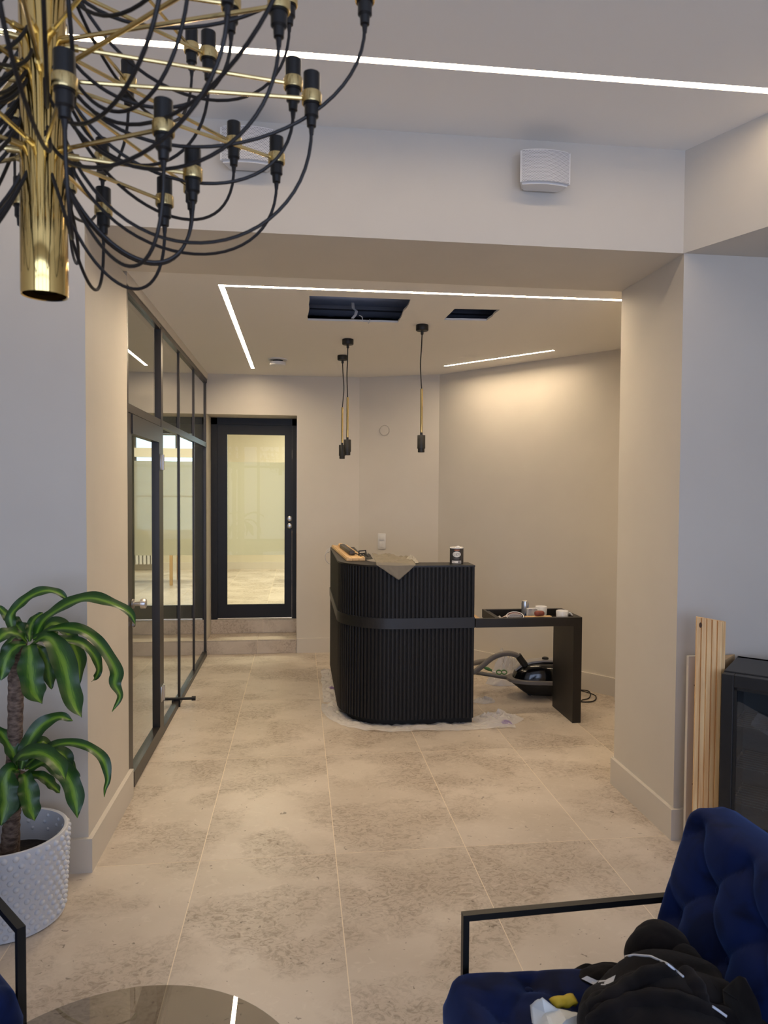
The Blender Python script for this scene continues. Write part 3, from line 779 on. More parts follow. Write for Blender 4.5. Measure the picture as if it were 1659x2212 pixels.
b = MB(); b.box((-.022, .22, .0205), (.020, .92, .055), Mb, bev=.006); b.build('tool_body', mat('dark_tool', (.035, .028, .024, 1), .4), e, smooth=True)
b = MB(); b.box((-.019, .92, .0205), (.017, 1.08, .048), Mb, bev=.008); b.build('handle', M['pine'], e, smooth=True)
b = MB(); b.tube([Mb @ Vector(p) for p in ((.026, .3, .03), (.05, .24, .026), (.06, .2, .024), (.05, .12, .024))], .004, 6); b.build('clip', M['black_metal'], e, smooth=True)
# nail-gun like black tool / buckle
e = empty('black_buckle', (.47, 5.32, CZ1), 'black plastic buckle lying between the pine board and the paper bag', 'buckle')
b = MB(); b.tube([(.455, 5.36, CZ1 + .008), (.455, 5.36, CZ1 + .055), (.505, 5.36, CZ1 + .06), (.512, 5.36, CZ1 + .010)], .006, 6); b.tube([(.455, 5.36, CZ1 + .035), (.508, 5.36, CZ1 + .038)], .004, 6); b.build('frame', M['vac_low'], e, smooth=True)
crumple('strap', (.50, 5.30, CZ1 + .001), .05, .07, .045, M['vac_low'], 9, 'loose black strap bundled beside the black buckle', 'strap', n=12)
# crumpled paper sack hanging over the edge
b = MB()
def sack(u, v):
    x = .53 + .27 * u; y = 5.12 - .30 * v - .05 * abs(u - .45) * 0
    edge = 4.818
    tri = 1 - abs(u - .57) / .57 if u < .57 else 1 - (u - .57) / .43
    ov = max(0, v - .72) / .28 * .105 * max(0, tri)
    q = noise.noise(Vector((u * 3, v * 3, 4.2))); q2 = abs(noise.noise(Vector((u * 7, v * 6, 1.2))))
    z = CZ1 + .008 + (1 - v) * .055 * (1 - .5 * u) * (.8 + .5 * q) + .018 * q2 * (1 - v * .5) * (1.2 if v < .7 else .3)
    yy = 5.13 - .335 * min(v, .72) / .72
    # front edge of the counter curves away on the left
    fy = edge - .008 if x > .685 else 5.22 - math.sqrt(max(0, .40 ** 2 - (.685 - x) ** 2)) - .008
    yy = 5.13 + (fy - 5.13) * min(v, .72) / .72
    if v > .72: z = CZ1 + .006 - ov; yy = fy - .002 - .004 * q2
    return Vector((x, yy, z))
b.grid(34, 30, sack); b.build('paper_bag', M['paper'], smooth=True, angle=25, solid=.002, label='crumpled grey-brown paper bag with a corner hanging over the counter front', cat='bag')
crumple('plastic_scrap', (.80, 5.00, CZ1 + .002), .055, .055, .048, mat('cream_wrap', (.42, .38, .30, 1), .5), 6, 'crumpled cream wrapping scrap right of the paper bag on the counter', 'wrap', n=14)
# paint tin
pc = Vector((1.122, 4.965, CZ1)); PR = .049
e = empty('paint_tin', pc, 'dark grey paint tin with an oval white label on the counter end', 'tin')
MB().lathe([(0, .001), (.047, .0), (PR, .004), (PR, .108)], pc, 40).build('tin_body', mat('dark_grey_tin', (.045, .042, .043, 1), .4), e, smooth=True)
b = MB().lathe([(PR, .108), (PR + .0015, .109), (PR + .0015, .114), (PR - .003, .116), (.030, .113), (0, .113)], pc, 40); b.build('lid', M['ceramic'], e, smooth=True)
b = MB().tube([pc + Vector((-.01, -.01, .115)), pc + Vector((.0, -.012, .121)), pc + Vector((.012, -.012, .121)), pc + Vector((.022, -.012, .115))], .004, 6); b.build('lid_tab', M['ceramic'], e, smooth=True)
vd = math.atan2(-pc.y, -pc.x)                   # towards the room
def on_tin(x, z, off=.0006):
    a = vd + x / PR; r = PR + off
    return pc + Vector((math.cos(a) * r, math.sin(a) * r, z))
def tin_patch(name, x0, x1, z0, z1, m, oval=False, off=.0006):
    b = MB()
    if not oval: b.grid(14, 3, lambda u, v: on_tin(x0 + (x1 - x0) * u, z0 + (z1 - z0) * v, off))
    else: b.grid(32, 5, lambda u, v: on_tin((x0 + x1) / 2 + (x1 - x0) / 2 * v * math.cos(2 * PI * u), (z0 + z1) / 2 + (z1 - z0) / 2 * v * math.sin(2 * PI * u), off))
    return b.build(name, m, e, smooth=True)
lab = mat('label_white', (.72, .70, .66, 1), .5); ink = mat('label_ink', (.02, .02, .022, 1), .5)
tin_patch('oval_label', -.029, .031, .047, .088, lab, True)
tin_patch('price_label', -.035, .035, .004, .022, lab)
tin_patch('brand_strip', -.016, .020, .093, .101, mat('orange_strip', (.38, .13, .06, 1), .5))
for k in range(10):
    x = .010 + k * .0022; tin_patch('barcode_line', x, x + (.0012 if k % 3 else .0018), .007, .019, ink, off=.0011)
for z, x0, x1 in ((.0405, -.026, .028), (.0335, -.016, .018)): tin_patch('print_line', x0, x1, z, z + .0022, mat('grey_print', (.22, .21, .2, 1), .5), off=.0009)
for x0, x1, z in ((-.032, -.022, .015), (-.032, -.012, .010)): tin_patch('print_line', x0, x1, z, z + .002, ink, off=.0011)
def text_on(fn, txt, size, name, m, parent, cx=0, cz=0, thick=0.0):
    c = bpy.data.curves.new('lettering', 'FONT'); c.body = txt; c.size = size; c.align_x = 'CENTER'; c.align_y = 'CENTER'; c.offset = thick; c.resolution_u = 4
    o = bpy.data.objects.new('lettering_source', c); COL.objects.link(o)
    bpy.context.view_layer.update()
    me = bpy.data.meshes.new_from_object(o.evaluated_get(bpy.context.evaluated_depsgraph_get()))
    bm = bmesh.new(); bm.from_mesh(me)
    bmesh.ops.subdivide_edges(bm, edges=[q for q in bm.edges if q.calc_length() > size * .2], cuts=2)
    b = MB(); bm.verts.index_update()
    b.add([fn(v.co.x + cx, v.co.y + cz) for v in bm.verts], [[v.index for v in f.verts] for f in bm.faces]); bm.free()
    bpy.data.objects.remove(o); bpy.data.curves.remove(c); bpy.data.meshes.remove(me)
    return b.build(name, m, parent, fix=False)
# serif capitals drawn with strokes on the oval label
def serif_word(word, cx, cz, h, m, parent):
    w = h * .62; gl = {
     'L': [((0, 0), (0, 1), .15), ((-.18, 1), (.2, 1), .05), ((-.18, 0), (.75, 0), .05), ((.75, 0), (.75, .28), .05)],
     'A': [((0, 0), (.42, 1), .06), ((.42, 1), (.86, 0), .16), ((.16, .36), (.68, .36), .05), ((-.15, 0), (.18, 0), .05), ((.65, 0), (1.04, 0), .05)],
     'D': [((0, 0), (0, 1), .15), ((-.16, 1), (.35, 1), .05), ((-.16, 0), (.35, 0), .05), ((.35, 1), (.68, .78), .09), ((.68, .78), (.76, .5), .15), ((.76, .5), (.68, .22), .15), ((.68, .22), (.35, 0), .09)],
     'Y': [((0, 1), (.42, .45), .15), ((.86, 1), (.42, .45), .06), ((.42, .45), (.42, 0), .15), ((-.16, 1), (.2, 1), .05), ((.66, 1), (1.0, 1), .05), ((.22, 0), (.62, 0), .05)]}
    tot = len(word) * 1.12 - .2; b = MB()
    for i, ch in enumerate(word):
        for p, q, t in gl[ch]:
            P = Vector(p); Q = Vector(q); d = (Q - P).normalized(); n = Vector((-d.y, d.x)) * t / 2; P = P - d * .03; Q = Q + d * .03
            o = i * 1.12 - tot / 2 + .05
            vs = [on_tin(cx + (c.x + o) * w, cz + (c.y - .5) * h, .0012) for c in (P - n, Q - n, Q + n, P + n)]
            b.add(vs, [(0, 1, 2, 3)])
    return b.build('lettering', m, parent, fix=False)
serif_word('LADY', .001, .0675, .0165, ink, e)
# white cable hanging from the counter's rear left end
pts = [at(714, 1183, y=6.44), at(706, 1190, y=6.43), at(702, 1200, y=6.43), at(703, 1209, y=6.43), at(708, 1216, y=6.43), at(714, 1218, y=6.44)]
b = MB().tube(pts, .0035, 6); pts2 = [at(713, 1187, y=6.44), at(706, 1194, y=6.42), at(711, 1193, y=6.43)]; b.tube(pts2, .0035, 6)
b.build('white_cable', M['white_plastic'], smooth=True, label='thin white cable looping off the rear left end of the counter', cat='cable')

# ------------------------------------------------------------------ floor film round the counter
def film_sheet(name, s0, s1, off0, off1, seed, label, h=.02, ext=0):
    b = MB(); sd = Vector((seed, seed * .7, 0))
    def f(u, v):
        s = s0 + (s1 - s0) * u
        wob = 1 + .25 * noise.noise(Vector((u * 5, 0, seed)))
        o = off0 + (off1 - off0) * v * wob
        p, d, n_ = cp(max(0, min(s, CL - .001)), o)
        if s > CL: p = p + d * (s - CL)
        q = abs(noise.noise(Vector((s * 9, v * 2.2, 0)) + sd)) + .6 * abs(noise.noise(Vector((s * 22, v * 5, 2)) + sd))
        return Vector((p.x, p.y, .003 + h * q * (.35 + .65 * math.sin(PI * min(1, v * .9 + .1)))))
    b.grid(int(abs(s1 - s0) * 90), 14, f)
    return b.build(name, M['film'], smooth=True, angle=30, label=label, cat='film')
film_sheet('protective_film', 1.02, CL + .28, -.045, .105, 3.3, 'clear plastic film with faint purple print under the counter front', .034)
film_sheet('protective_film', -.16, .98, -.045, .085, 8.1, 'narrow strip of clear film under the left side of the counter', .03)
crumple('plastic_film', at(990, 1560, z=0) + Vector((0, .05, 0)), .115, .085, .085, M['film2'], 2.5, 'bunched clear plastic film at the front right corner of the counter', 'film', n=22, sharp=1.4)
crumple('plastic_film', Vector((1.42, 4.93, 0)), .19, .13, .05, M['film'], 5.2, 'flattened clear plastic film on the floor below the desk front', 'film', n=24, sharp=1.5)
crumple('plastic_film', at(1045, 1515, z=0), .09, .07, .035, M['film2'], 6.4, 'small crumpled plastic film on the floor behind the counter end', 'film', n=16, sharp=.9)

# ------------------------------------------------------------------ vacuum cleaner and litter behind the desk
VC = Vector((1.95, 5.47, 0)); va = math.radians(-9)
MV = Matrix.Translation(VC) @ Matrix.Rotation(va, 4, 'Z')
e = empty('vacuum_cleaner', VC, 'glossy black canister vacuum cleaner with a grey hose on the floor behind the desk leg', 'vacuum cleaner')
def superell(a, p): c, s_ = math.cos(a), math.sin(a); return (abs(c) ** p * (1 if c > 0 else -1), abs(s_) ** p * (1 if s_ > 0 else -1))
def vac_ring(z, sx0, sx1, sy, p=.75, n=40):
    o = []
    for k in range(n):
        x, y = superell(2 * PI * k / n, p); o.append(MV @ Vector((x * (sx1 if x > 0 else sx0), y * sy, z)))
    return o
def loft(name, rings, m, smooth=True):
    b = MB(); n = len(rings[0]); vs = [p for r in rings for p in r]; fs = [tuple(range(n - 1, -1, -1)), tuple((len(rings) - 1) * n + k for k in range(n))]
    for i in range(len(rings) - 1):
        for k in range(n): l = (k + 1) % n; fs.append((i * n + k, i * n + l, i * n + n + l, i * n + n + k))
    b.add(vs, fs); return b.build(name, m, e, smooth=smooth, angle=45)
loft('lower_shell', [vac_ring(.025, .13, .20, .09), vac_ring(.05, .17, .22, .115), vac_ring(.10, .235, .24, .135), vac_ring(.128, .27, .25, .14)], M['vac_low'])
loft('bumper', [vac_ring(.122, .27, .252, .142), vac_ring(.128, .285, .26, .15), vac_ring(.150, .285, .26, .15), vac_ring(.156, .268, .25, .14)], M['grey_plastic'])
loft('upper_shell', [vac_ring(.152, .245, .24, .133), vac_ring(.20, .225, .235, .13), vac_ring(.245, .175, .22, .115), vac_ring(.270, .11, .19, .09), vac_ring(.278, .06, .14, .055)], M['vac'])
b = MB()
for sgn in (-1, 1):
    pass
tp = [MV @ Vector(p) for p in ((-.225, 0, .215), (-.17, 0, .256), (-.09, 0, .281), (0, 0, .292), (.12, 0, .292))]
b.bar(tp, .10, .014, MV.to_3x3() @ Vector((0, 1, 0))); b.build('top_trim', mat('silver_plastic', (.32, .31, .31, 1), .3), e, smooth=True)
MB().lathe([(0, 0), (.026, 0), (.026, .012), (.020, .016), (0, .016)], MV @ Vector((.02, 0, .298)), 20).build('dial', M['vac_low'], e, smooth=True)
for sy in (-1, 1): MB().lathe([(0, -.015), (.05, -.015), (.055, -.008), (.055, .008), (.05, .015), (0, .015)], MV @ Vector((.16, .105 * sy, .056)), 24, MV.to_3x3() @ Vector((0, 1, 0))).build('wheel', M['vac_low'], e, smooth=True)
MB().lathe([(0, -.012), (.022, -.012), (.025, 0), (.022, .012), (0, .012)], MV @ Vector((-.10, 0, .026)), 16, MV.to_3x3() @ Vector((0, 1, 0))).build('wheel', M['vac_low'], e, smooth=True)
def cr(pts, n=10):
    """smooth curve through points"""
    P = [Vector(p) for p in pts]; P = [P[0] * 2 - P[1]] + P + [P[-1] * 2 - P[-2]]; o = []
    for i in range(1, len(P) - 2):
        a, b_, c, d = P[i - 1:i + 3]
        for k in range(n):
            t = k / n; o.append(.5 * ((2 * b_) + (c - a) * t + (2 * a - 5 * b_ + 4 * c - d) * t * t + (3 * b_ - a - 3 * c + d) * t ** 3))
    o.append(P[-2]); return o
hose = cr([at(1134, 1436, y=5.46), at(1128, 1426, y=5.46), at(1112, 1414, y=5.45), at(1090, 1412, y=5.44), at(1064, 1421, y=5.43), at(1040, 1440, y=5.40), at(1022, 1452, y=5.38), at(1005, 1450, y=5.44), at(1002, 1440, y=5.6), at(1030, 1431, y=5.75), at(1056, 1427, y=5.80)], 16)
b = MB().tube(hose, [.0225 if k % 2 else .0195 for k in range(len(hose))], 12); b.build('hose', M['grey_plastic'], e, smooth=True, angle=80)
c0, c1 = at(1119, 1416, y=5.455), at(1136, 1440, y=5.46); b = MB().tube([c0, c0.lerp(c1, .5), c1], [.027, .027, .030], 16); b.build('hose_collar', M['vac_low'], e, smooth=True)
b = MB().tube([at(1020, 1452, y=5.75), at(1060, 1458, y=5.72), at(1106, 1465, y=5.68)], [.016, .017, .02], 12); b.build('wand', M['grey_rubber'], e, smooth=True)
cord = cr([Vector((2.10, 5.45, .05)), at(1262, 1491, y=5.5), at(1275, 1497, z=.006), at(1272, 1508, z=.006), at(1258, 1512, z=.006), at(1258, 1516, z=.006), at(1280, 1515, z=.006), at(1288, 1507, z=.006), at(1276, 1498, z=.02), Vector((2.12, 5.5, .07))], 8)
b = MB().tube(cord, .0045, 8); b.build('power_cord', M['cable'], e, smooth=True)
crumple('plastic_bag', Vector((1.80, 5.86, 0)), .20, .10, .22, M['film2'], 3.7, 'crumpled white plastic bag on the floor behind the vacuum hose', 'bag', n=26, sharp=1.3, low=.6)
gp = mat('green_plastic', (.035, .13, .03, 1), .4)
e = empty('scissors', at(1085, 1453, z=.1), 'green-handled scissors lying on the floor by the vacuum wand', 'scissors')
for dx in (0, 11): 
    c = at(1078 + dx, 1452, y=5.63); b = MB().tube([c + Vector((.022 * math.cos(a), .01 * math.sin(a), .014 * math.sin(a))) for a in [2 * PI * k / 16 for k in range(16)]], .005, 6, closed=True); b.build('handle', gp, e, smooth=True)
b = MB().tube([at(1074, 1453, y=5.63), at(1048, 1446, y=5.66)], [.006, .003], 6); b.build('blade', M['chrome'], e, smooth=True)
b = MB().tube([at(1063, 1449, y=5.62), at(1054, 1445, y=5.63), at(1042, 1440, y=5.64)], [.008, .014, .008], 8); b.build('spray_nozzle', gp, smooth=True, label='green plastic nozzle lying against the vacuum hose', cat='nozzle')

# ------------------------------------------------------------------ pendant lamps over the counter
def pendant(x, y, bend, label):
    e = empty('pendant_lamp', (x, y, ZC), label, 'pendant lamp', 'pendant lamps over the counter')
    MB().lathe([(0, 0), (.041, 0), (.043, -.003), (.043, -.036), (.040, -.040), (0, -.040)], (x, y, ZC), 32).build('ceiling_rose', M['vac_low'], e, smooth=True)
    MB().lathe([(.010, -.040), (.010, -.062), (.006, -.068), (0, -.068)], (x, y, ZC), 16).build('cord_grip', M['vac_low'], e, smooth=True)
    pts = cr([(x, y, ZC - .06), (x + bend * .4, y, ZC - .16), (x + bend, y, ZC - .27), (x + bend * .5, y, ZC - .37), (x, y, ZC - .438)], 6)
    MB().tube(pts, .0042, 8).build('cord', M['cable'], e, smooth=True)
    MB().lathe([(0, 2.345), (.0085, 2.345), (.0085, 2.035), (0, 2.035)], (x, y, 0), 16).build('brass_rod', M['brass'], e, smooth=True)
    MB().lathe([(0, 2.045), (.009, 2.045), (.009, 2.028), (.0265, 2.027), (.0275, 2.025), (.0275, 1.935), (0, 1.935)], (x, y, 0), 32).build('lamp_holder', M['vac_low'], e, smooth=True)
    MB().lathe([(0, 1.935), (.023, 1.935), (.023, 1.910), (.020, 1.909), (.020, 1.918), (0, 1.918)], (x, y, 0), 32).build('lamp_collar', M['vac_low'], e, smooth=True)
for px, py, bend, lab in ((740, 768, .012, 'leftmost and rearmost of the three black pendant lamps with brass rods'), (751.5, 733, -.006, 'middle black pendant lamp, just right of the rearmost one'), (912, 702, -.010, 'rightmost and nearest black pendant lamp, hanging alone before the corner')):
    p = at(px, py, z=ZC); x, y = p.x, p.y
    pendant(x, y, bend, lab)

# ------------------------------------------------------------------ wall and ceiling fittings
vx = at(600, 776, z=ZC)
e = empty('ceiling_vent', (vx.x, vx.y, ZC), 'round white ceiling vent near the black door', 'vent')
MB().lathe([(0, 0), (.085, 0), (.085, -.006), (.078, -.010), (.06, -.010), (0, -.010)], (vx.x, vx.y, ZC), 36).build('ring', M['white_plastic'], e, smooth=True)
MB().lathe([(0, -.010), (.045, -.010), (.045, -.026), (0, -.026)], (vx.x, vx.y, ZC), 24).build('stem', M['dark'], e, smooth=True)
MB().lathe([(0, -.026), (.070, -.026), (.070, -.050), (.064, -.056), (0, -.058)], (vx.x, vx.y, ZC), 36).build('disc', M['white_plastic'], e, smooth=True)
# frame of the angled wall
ad = Vector((B_[0] - A_[0], B_[1] - A_[1], 0)).normalized(); an = Vector((ad.y, -ad.x, 0))
def on_angled(px, py):
    d = RX * ((px - 829.5) / FPX) - UP * ((py - 1106.0) / FPX) + FW
    a = Vector((A_[0], A_[1], 0)); t = (a - CAM).dot(an) / d.dot(an); return CAM + d * t
def frame_at(p): return Matrix(((ad.x, -an.x, 0, p.x), (ad.y, -an.y, 0, p.y), (0, 0, 1, p.z), (0, 0, 0, 1)))   # local y points into the wall
p = on_angled(825, 1169); F = frame_at(p)
e = empty('wall_switch', p, 'white double switch plate on the angled wall above the counter', 'switch')
MB().box((-.041, -.010, -.078), (.041, 0, .078), F, bev=.004).build('plate', M['white_plastic'], e, smooth=True)
MB().box((-.027, -.014, .008), (.027, -.009, .062), F, bev=.002).build('rocker', M['white_plastic'], e, smooth=True)
for x in (-.0135, .0135): MB().box((x - .013, -.014, -.062), (x + .013, -.009, -.008), F, bev=.002).build('rocker', M['white_plastic'], e, smooth=True)
p = on_angled(830.5, 930)
e = empty('cover_plate', p, 'round blank cover plate painted like the wall', 'cover plate')
MB().lathe([(0, .004), (.046, .004), (.0475, .002), (.0475, 0), (.050, 0), (.052, .006), (.054, .006), (.055, 0)], p, 40, an).build('disc', M['wall'], e, smooth=True)
# speakers on the beam
def speaker(x, z, label):
    W, H, D = .228, .152, .105
    e = empty('wall_speaker', (x, YF, z), label, 'speaker', 'white speakers on the beam')
    def outline(k, y, n=16):
        pts = []
        return pts
    b = MB(); n = 14
    def front(u): return YF - D * (.80 + .20 * math.sin(PI * u))
    poly = [(x - W / 2 + W * k / n, front(k / n)) for k in range(n + 1)] + [(x + W / 2 - .03, YF - .012), (x - W / 2 + .03, YF - .012)]
    bm = bmesh.new(); vs = [bm.verts.new((p[0], p[1], z - H / 2)) for p in poly]; f = bm.faces.new(vs)
    r = bmesh.ops.extrude_face_region(bm, geom=[f]); bmesh.ops.translate(bm, vec=(0, 0, H), verts=[q for q in r['geom'] if isinstance(q, bmesh.types.BMVert)])
    bmesh.ops.bevel(bm, geom=[q for q in bm.edges if abs(q.verts[0].co.z - q.verts[1].co.z) < 1e-5], offset=.008, segments=2, affect='EDGES')
    bm.verts.index_update(); b.add([v.co.copy() for v in bm.verts], [[v.index for v in q.verts] for q in bm.faces]); bm.free()
    b.build('cabinet', M['white_plastic'], e, smooth=True, angle=50)
    g = MB(); g.grid(20, 6, lambda u, v: Vector((x - W / 2 + .007 + (W - .014) * u, front(.03 + .94 * u) - .004, z - H / 2 + .009 + (H - .018) * v)))
    g.build('grille', M['grille'], e, smooth=True)
    MB().box((x - .05, YF - .014, z - .05), (x + .05, YF, z + .05)).build('bracket', M['white_plastic'], e)
p = at(1181, 359, y=3.04); speaker(p.x, p.z, 'white perforated speaker on the beam at the right')
p = at(535, 310, y=3.04); speaker(p.x, p.z, 'white perforated speaker on the beam behind the chandelier')

# ------------------------------------------------------------------ chandelier
CHX, CHY = -.358, 1.064
ch = empty('chandelier', (CHX, CHY, 1.922), 'polished brass chandelier with black sockets and looping black cables', 'chandelier')
CR = .0305
MB().lathe([(CR - .002, 1.935), (CR - .002, 1.922), (CR, 1.921), (CR + .0006, 1.923), (CR + .0006, 2.040), (CR, 2.042), (CR, 2.60), (.012, 2.602), (.012, 2.66), (0, 2.66)], (CHX, CHY, 0), 40).build('column', M['brass'], ch, smooth=True)
MB().lathe([(CR - .002, 1.945), (0, 1.946)], (CHX, CHY, 0), 40).build('column_inside', M['dark'], ch)
MB().lathe([(0, 2.66), (.0045, 2.66), (.0045, 3.19), (.05, 3.19), (.05, ZH), (0, ZH)], (CHX, CHY, 0), 20).build('hanging_rod', M['brass'], ch, smooth=True)
sock_me = None
def socket_meshes():
    out = []
    for nm, prof, m in (('socket', [(0, .030), (.0095, .030), (.0105, .034), (.0122, .036), (.0122, -.010), (.0105, -.011), (.0105, -.026), (.0075, -.029), (.0068, -.040), (.003, -.042), (0, -.042)], M['bakelite']),
                        ('collar', [(.0122, -.008), (.0142, -.008), (.0147, -.006), (.0147, .006), (.0142, .008), (.0122, .008)], M['brass_arm'])):
        b = MB().lathe(prof, (0, 0, 0), 24); me = bpy.data.meshes.new(nm); me.from_pydata(b.v, [], b.f)
        bm = bmesh.new(); bm.from_mesh(me); bmesh.ops.recalc_face_normals(bm, faces=bm.faces); bm.to_mesh(me); bm.free()
        me.materials.append(m); me.shade_smooth(); me.set_sharp_from_angle(angle=math.radians(40)); out.append((nm, me))
    return out
SM = socket_meshes()
rnd = random.Random(5)
arms = []
for ang in (-65, -27, 11, 47, 82, 118, 154, 190, 226, 261): arms.append((2.12, .203, ang))
for ang in (0, 32, 66, 102, 138, 174, 210, 246, 282, 318): arms.append((2.222, .375, ang))
for ang in (9, 47, 92, 128, 164, 200, 236, 272, 308, 340): arms.append((2.272, .352, ang))
for ang in (5, 36, 77, 113, 149, 185, 221, 257, 293, 329): arms.append((2.362, .258, ang))
for ang in (-1, -36, -72, -108, -144, -180, -216, -245): arms.append((2.37, .452, ang))
for ang in (32, 68, 104, 140, 176, 212, 248, 284, 320, 356): arms.append((2.50, .40, ang))
for k, (z, R, ang) in enumerate(arms):
    a = math.radians(ang); d = Vector((math.cos(a), math.sin(a), 0)); c0 = Vector((CHX, CHY, z))
    end = c0 + d * R
    b = MB().tube([c0 + d * (CR - .004), c0 + d * (R - .013)], .0030, 8); b.tube([c0 + d * (CR - .002), c0 + d * (CR + .016)], .0050, 10)
    b.build('arm', M['brass_arm'], ch, smooth=True)
    so = None
    for nm, me in SM:
        o = bpy.data.objects.new(nm, me); COL.objects.link(o)
        if nm == 'socket': o.parent = ch; o.location = end - ORG[ch.name]; so = o
        else: o.parent = so
    # cable: drops from the socket, loops under and returns to the column
    s = end + Vector((0, 0, -.040))
    sag = rnd.uniform(.10, .15) * (.8 + R); ea = a + rnd.uniform(-.5, .5)
    if z < 2.2: ez = z - .035
    elif z < 2.3: ez = z - .07 + rnd.uniform(-.02, .02)
    else: ez = z - .12 + rnd.uniform(-.04, .04)
    ed = Vector((math.cos(ea), math.sin(ea), 0)); e1 = Vector((CHX, CHY, ez)) + ed * (CR - .003)
    side = Vector((-d.y, d.x, 0)) * rnd.uniform(-.035, .035)
    low = min(s.z, ez) - sag
    c1 = s + Vector((0, 0, -.06 - sag * .75)) + d * .004
    c2 = Vector((CHX, CHY, low - sag * .12)) + ed * (CR + .035 + .12 * R) + side
    # short outward lead at the column
    pts = []
    for q in range(27):
        t = q / 26; u = 1 - t
        pts.append(s * u ** 3 + c1 * 3 * u * u * t + c2 * 3 * u * t * t + e1 * t ** 3)
    b = MB().tube(pts, .0026, 7); b.tube([s + Vector((0, 0, .002)), s + Vector((0, 0, -.012))], [.0045, .003], 8)
    b.build('cable', M['cable'], ch, smooth=True)

# ------------------------------------------------------------------ armchairs
def tuft_surface(s, t, W, H, px_, py_, s0, t0, depth):
    """height of a diamond-tufted cushion face (1 = full)"""
    a = (s - s0) / px_; b = (t - t0) / py_
    u, v = (a + b) / 2, (a - b) / 2         # diamond lattice
    du, dv = abs(u - round(u)), abs(v - round(v))
    # distance to the nearest button and to the nearest seam
    bx, by = (round(u) + round(v)) * px_ + s0, (round(u) - round(v)) * py_ + t0
    r2 = ((s - bx) ** 2 + (t - by) ** 2)
    seam = min(du, dv)
    ridge = (abs(math.sin(PI * u)) * abs(math.sin(PI * v))) ** .35
    edge = min(s, W - s, t, H - t)
    k = 1 - depth[0] * math.exp(-r2 / .0011) - depth[1] * math.exp(-(seam / .05) ** 2) * (.5 + .5 * math.exp(-r2 / .01))
    return .55 * k + .45 * ridge * 1.0 - .05
def cushion(name, Mx, W, H, T, lat, parent, amp=.035, rnd_=.045):
    """W across (local y), H along (local x for a seat / z for a back), T thick; Mx maps (s, t, n) to world"""
    px_, py_, s0, t0 = lat
    nx, ny = int(W / .0085), int(H / .0085); b = MB()
    RC = .055
    def rc(s, t):
        dx = max(0, RC - s, s - (W - RC)); dy = max(0, RC - t, t - (H - RC))
        if dx > 0 and dy > 0:
            k = max(dx, dy) / math.hypot(dx, dy)
            s += (1 - k) * dx * (1 if s < W / 2 else -1); t += (1 - k) * dy * (1 if t < H / 2 else -1)
        return s, t
    def prof(e, R): return 1 - math.sqrt(max(0, 1 - (1 - min(1, e / R)) ** 2)) if e < R else 0
    def f(u, v):
        s, t = W * u, H * v
        e = min(s, W - s, t, H - t)
        fall = math.sqrt(max(0, 1 - (1 - min(1, e / rnd_)) ** 2))
        h = T * .62 * (.45 + .55 * fall) + amp * (tuft_surface(s, t, W, H, px_, py_, s0, t0, (1.5, .30)) * min(1, e / .075) + .8 * (1 - min(1, e / .075))) * fall
        # plump outline
        bulge = 1 + .012 * math.sin(PI * v) ; 
        s, t = rc(s, t)
        return Mx @ Vector(((s - W / 2) * bulge, t, h))
    b.grid(nx, ny, f)
    # sides and back of the cushion
    def ring(n_, inset):
        o = []
        for k in range(nx + 1): o.append((W * k / nx, 0))
        for k in range(1, ny + 1): o.append((W, H * k / ny))
        for k in range(nx - 1, -1, -1): o.append((W * k / nx, H))
        for k in range(ny - 1, 0, -1): o.append((0, H * k / ny))
        cx_, cy_ = W / 2, H / 2; out = []
        for s, t in o:
            s, t = rc(s, t)
            q = 1 + .012 * math.sin(PI * t / H)
            s2 = cx_ + (s - cx_) * (1 - inset / cx_); t2 = cy_ + (t - cy_) * (1 - inset / cy_)
            out.append(Mx @ Vector(((s2 - W / 2) * q, t2, n_)))
        return out
    prev = ring(T * .62 * .45, 0); rings = [prev, ring(T * .1, -.006), ring(-T * .12, -.004), ring(-T * .30, .004), ring(-T * .38, .03)]
    n = len(prev); base = b.add([p for r in rings for p in r], [])
    for i in range(len(rings) - 1):
        for k in range(n):
            l = (k + 1) % n; b.f.append((base + i * n + k, base + i * n + l, base + (i + 1) * n + l, base + (i + 1) * n + k))
    b.f.append(tuple(base + (len(rings) - 1) * n + k for k in range(n)))
    o = b.build(name, M['velvet'], parent, smooth=True, angle=75)
    # weld the rim
    bm = bmesh.new(); bm.from_mesh(o.data); bmesh.ops.remove_doubles(bm, verts=bm.verts, dist=.0004); bmesh.ops.recalc_face_normals(bm, faces=bm.faces); bm.to_mesh(o.data); bm.free()
    o.data.shade_smooth()
    # buttons
    i0 = -12
    for i in range(-12, 13):
        for j in range(-12, 13):
            if (i + j) % 2: continue
            s, t = s0 + i * px_, t0 + j * py_
            if .05 < s < W - .05 and .05 < t < H - .05:
                h = T * .62 + amp * (tuft_surface(s, t, W, H, px_, py_, s0, t0, (1.5, .30)) * min(1, min(s, W - s, t, H - t) / .075) + .8 * (1 - min(1, min(s, W - s, t, H - t) / .075)))
                c = Mx @ Vector((s - W / 2, t, h + .001)); nz = (Mx.to_3x3() @ Vector((0, 0, 1))).normalized()
                MB().lathe([(0, .006), (.006, .0055), (.010, .003), (.0115, 0), (.010, -.004), (0, -.004)], c, 14, nz).build('button', M['velvet'], o, smooth=True)
    return o
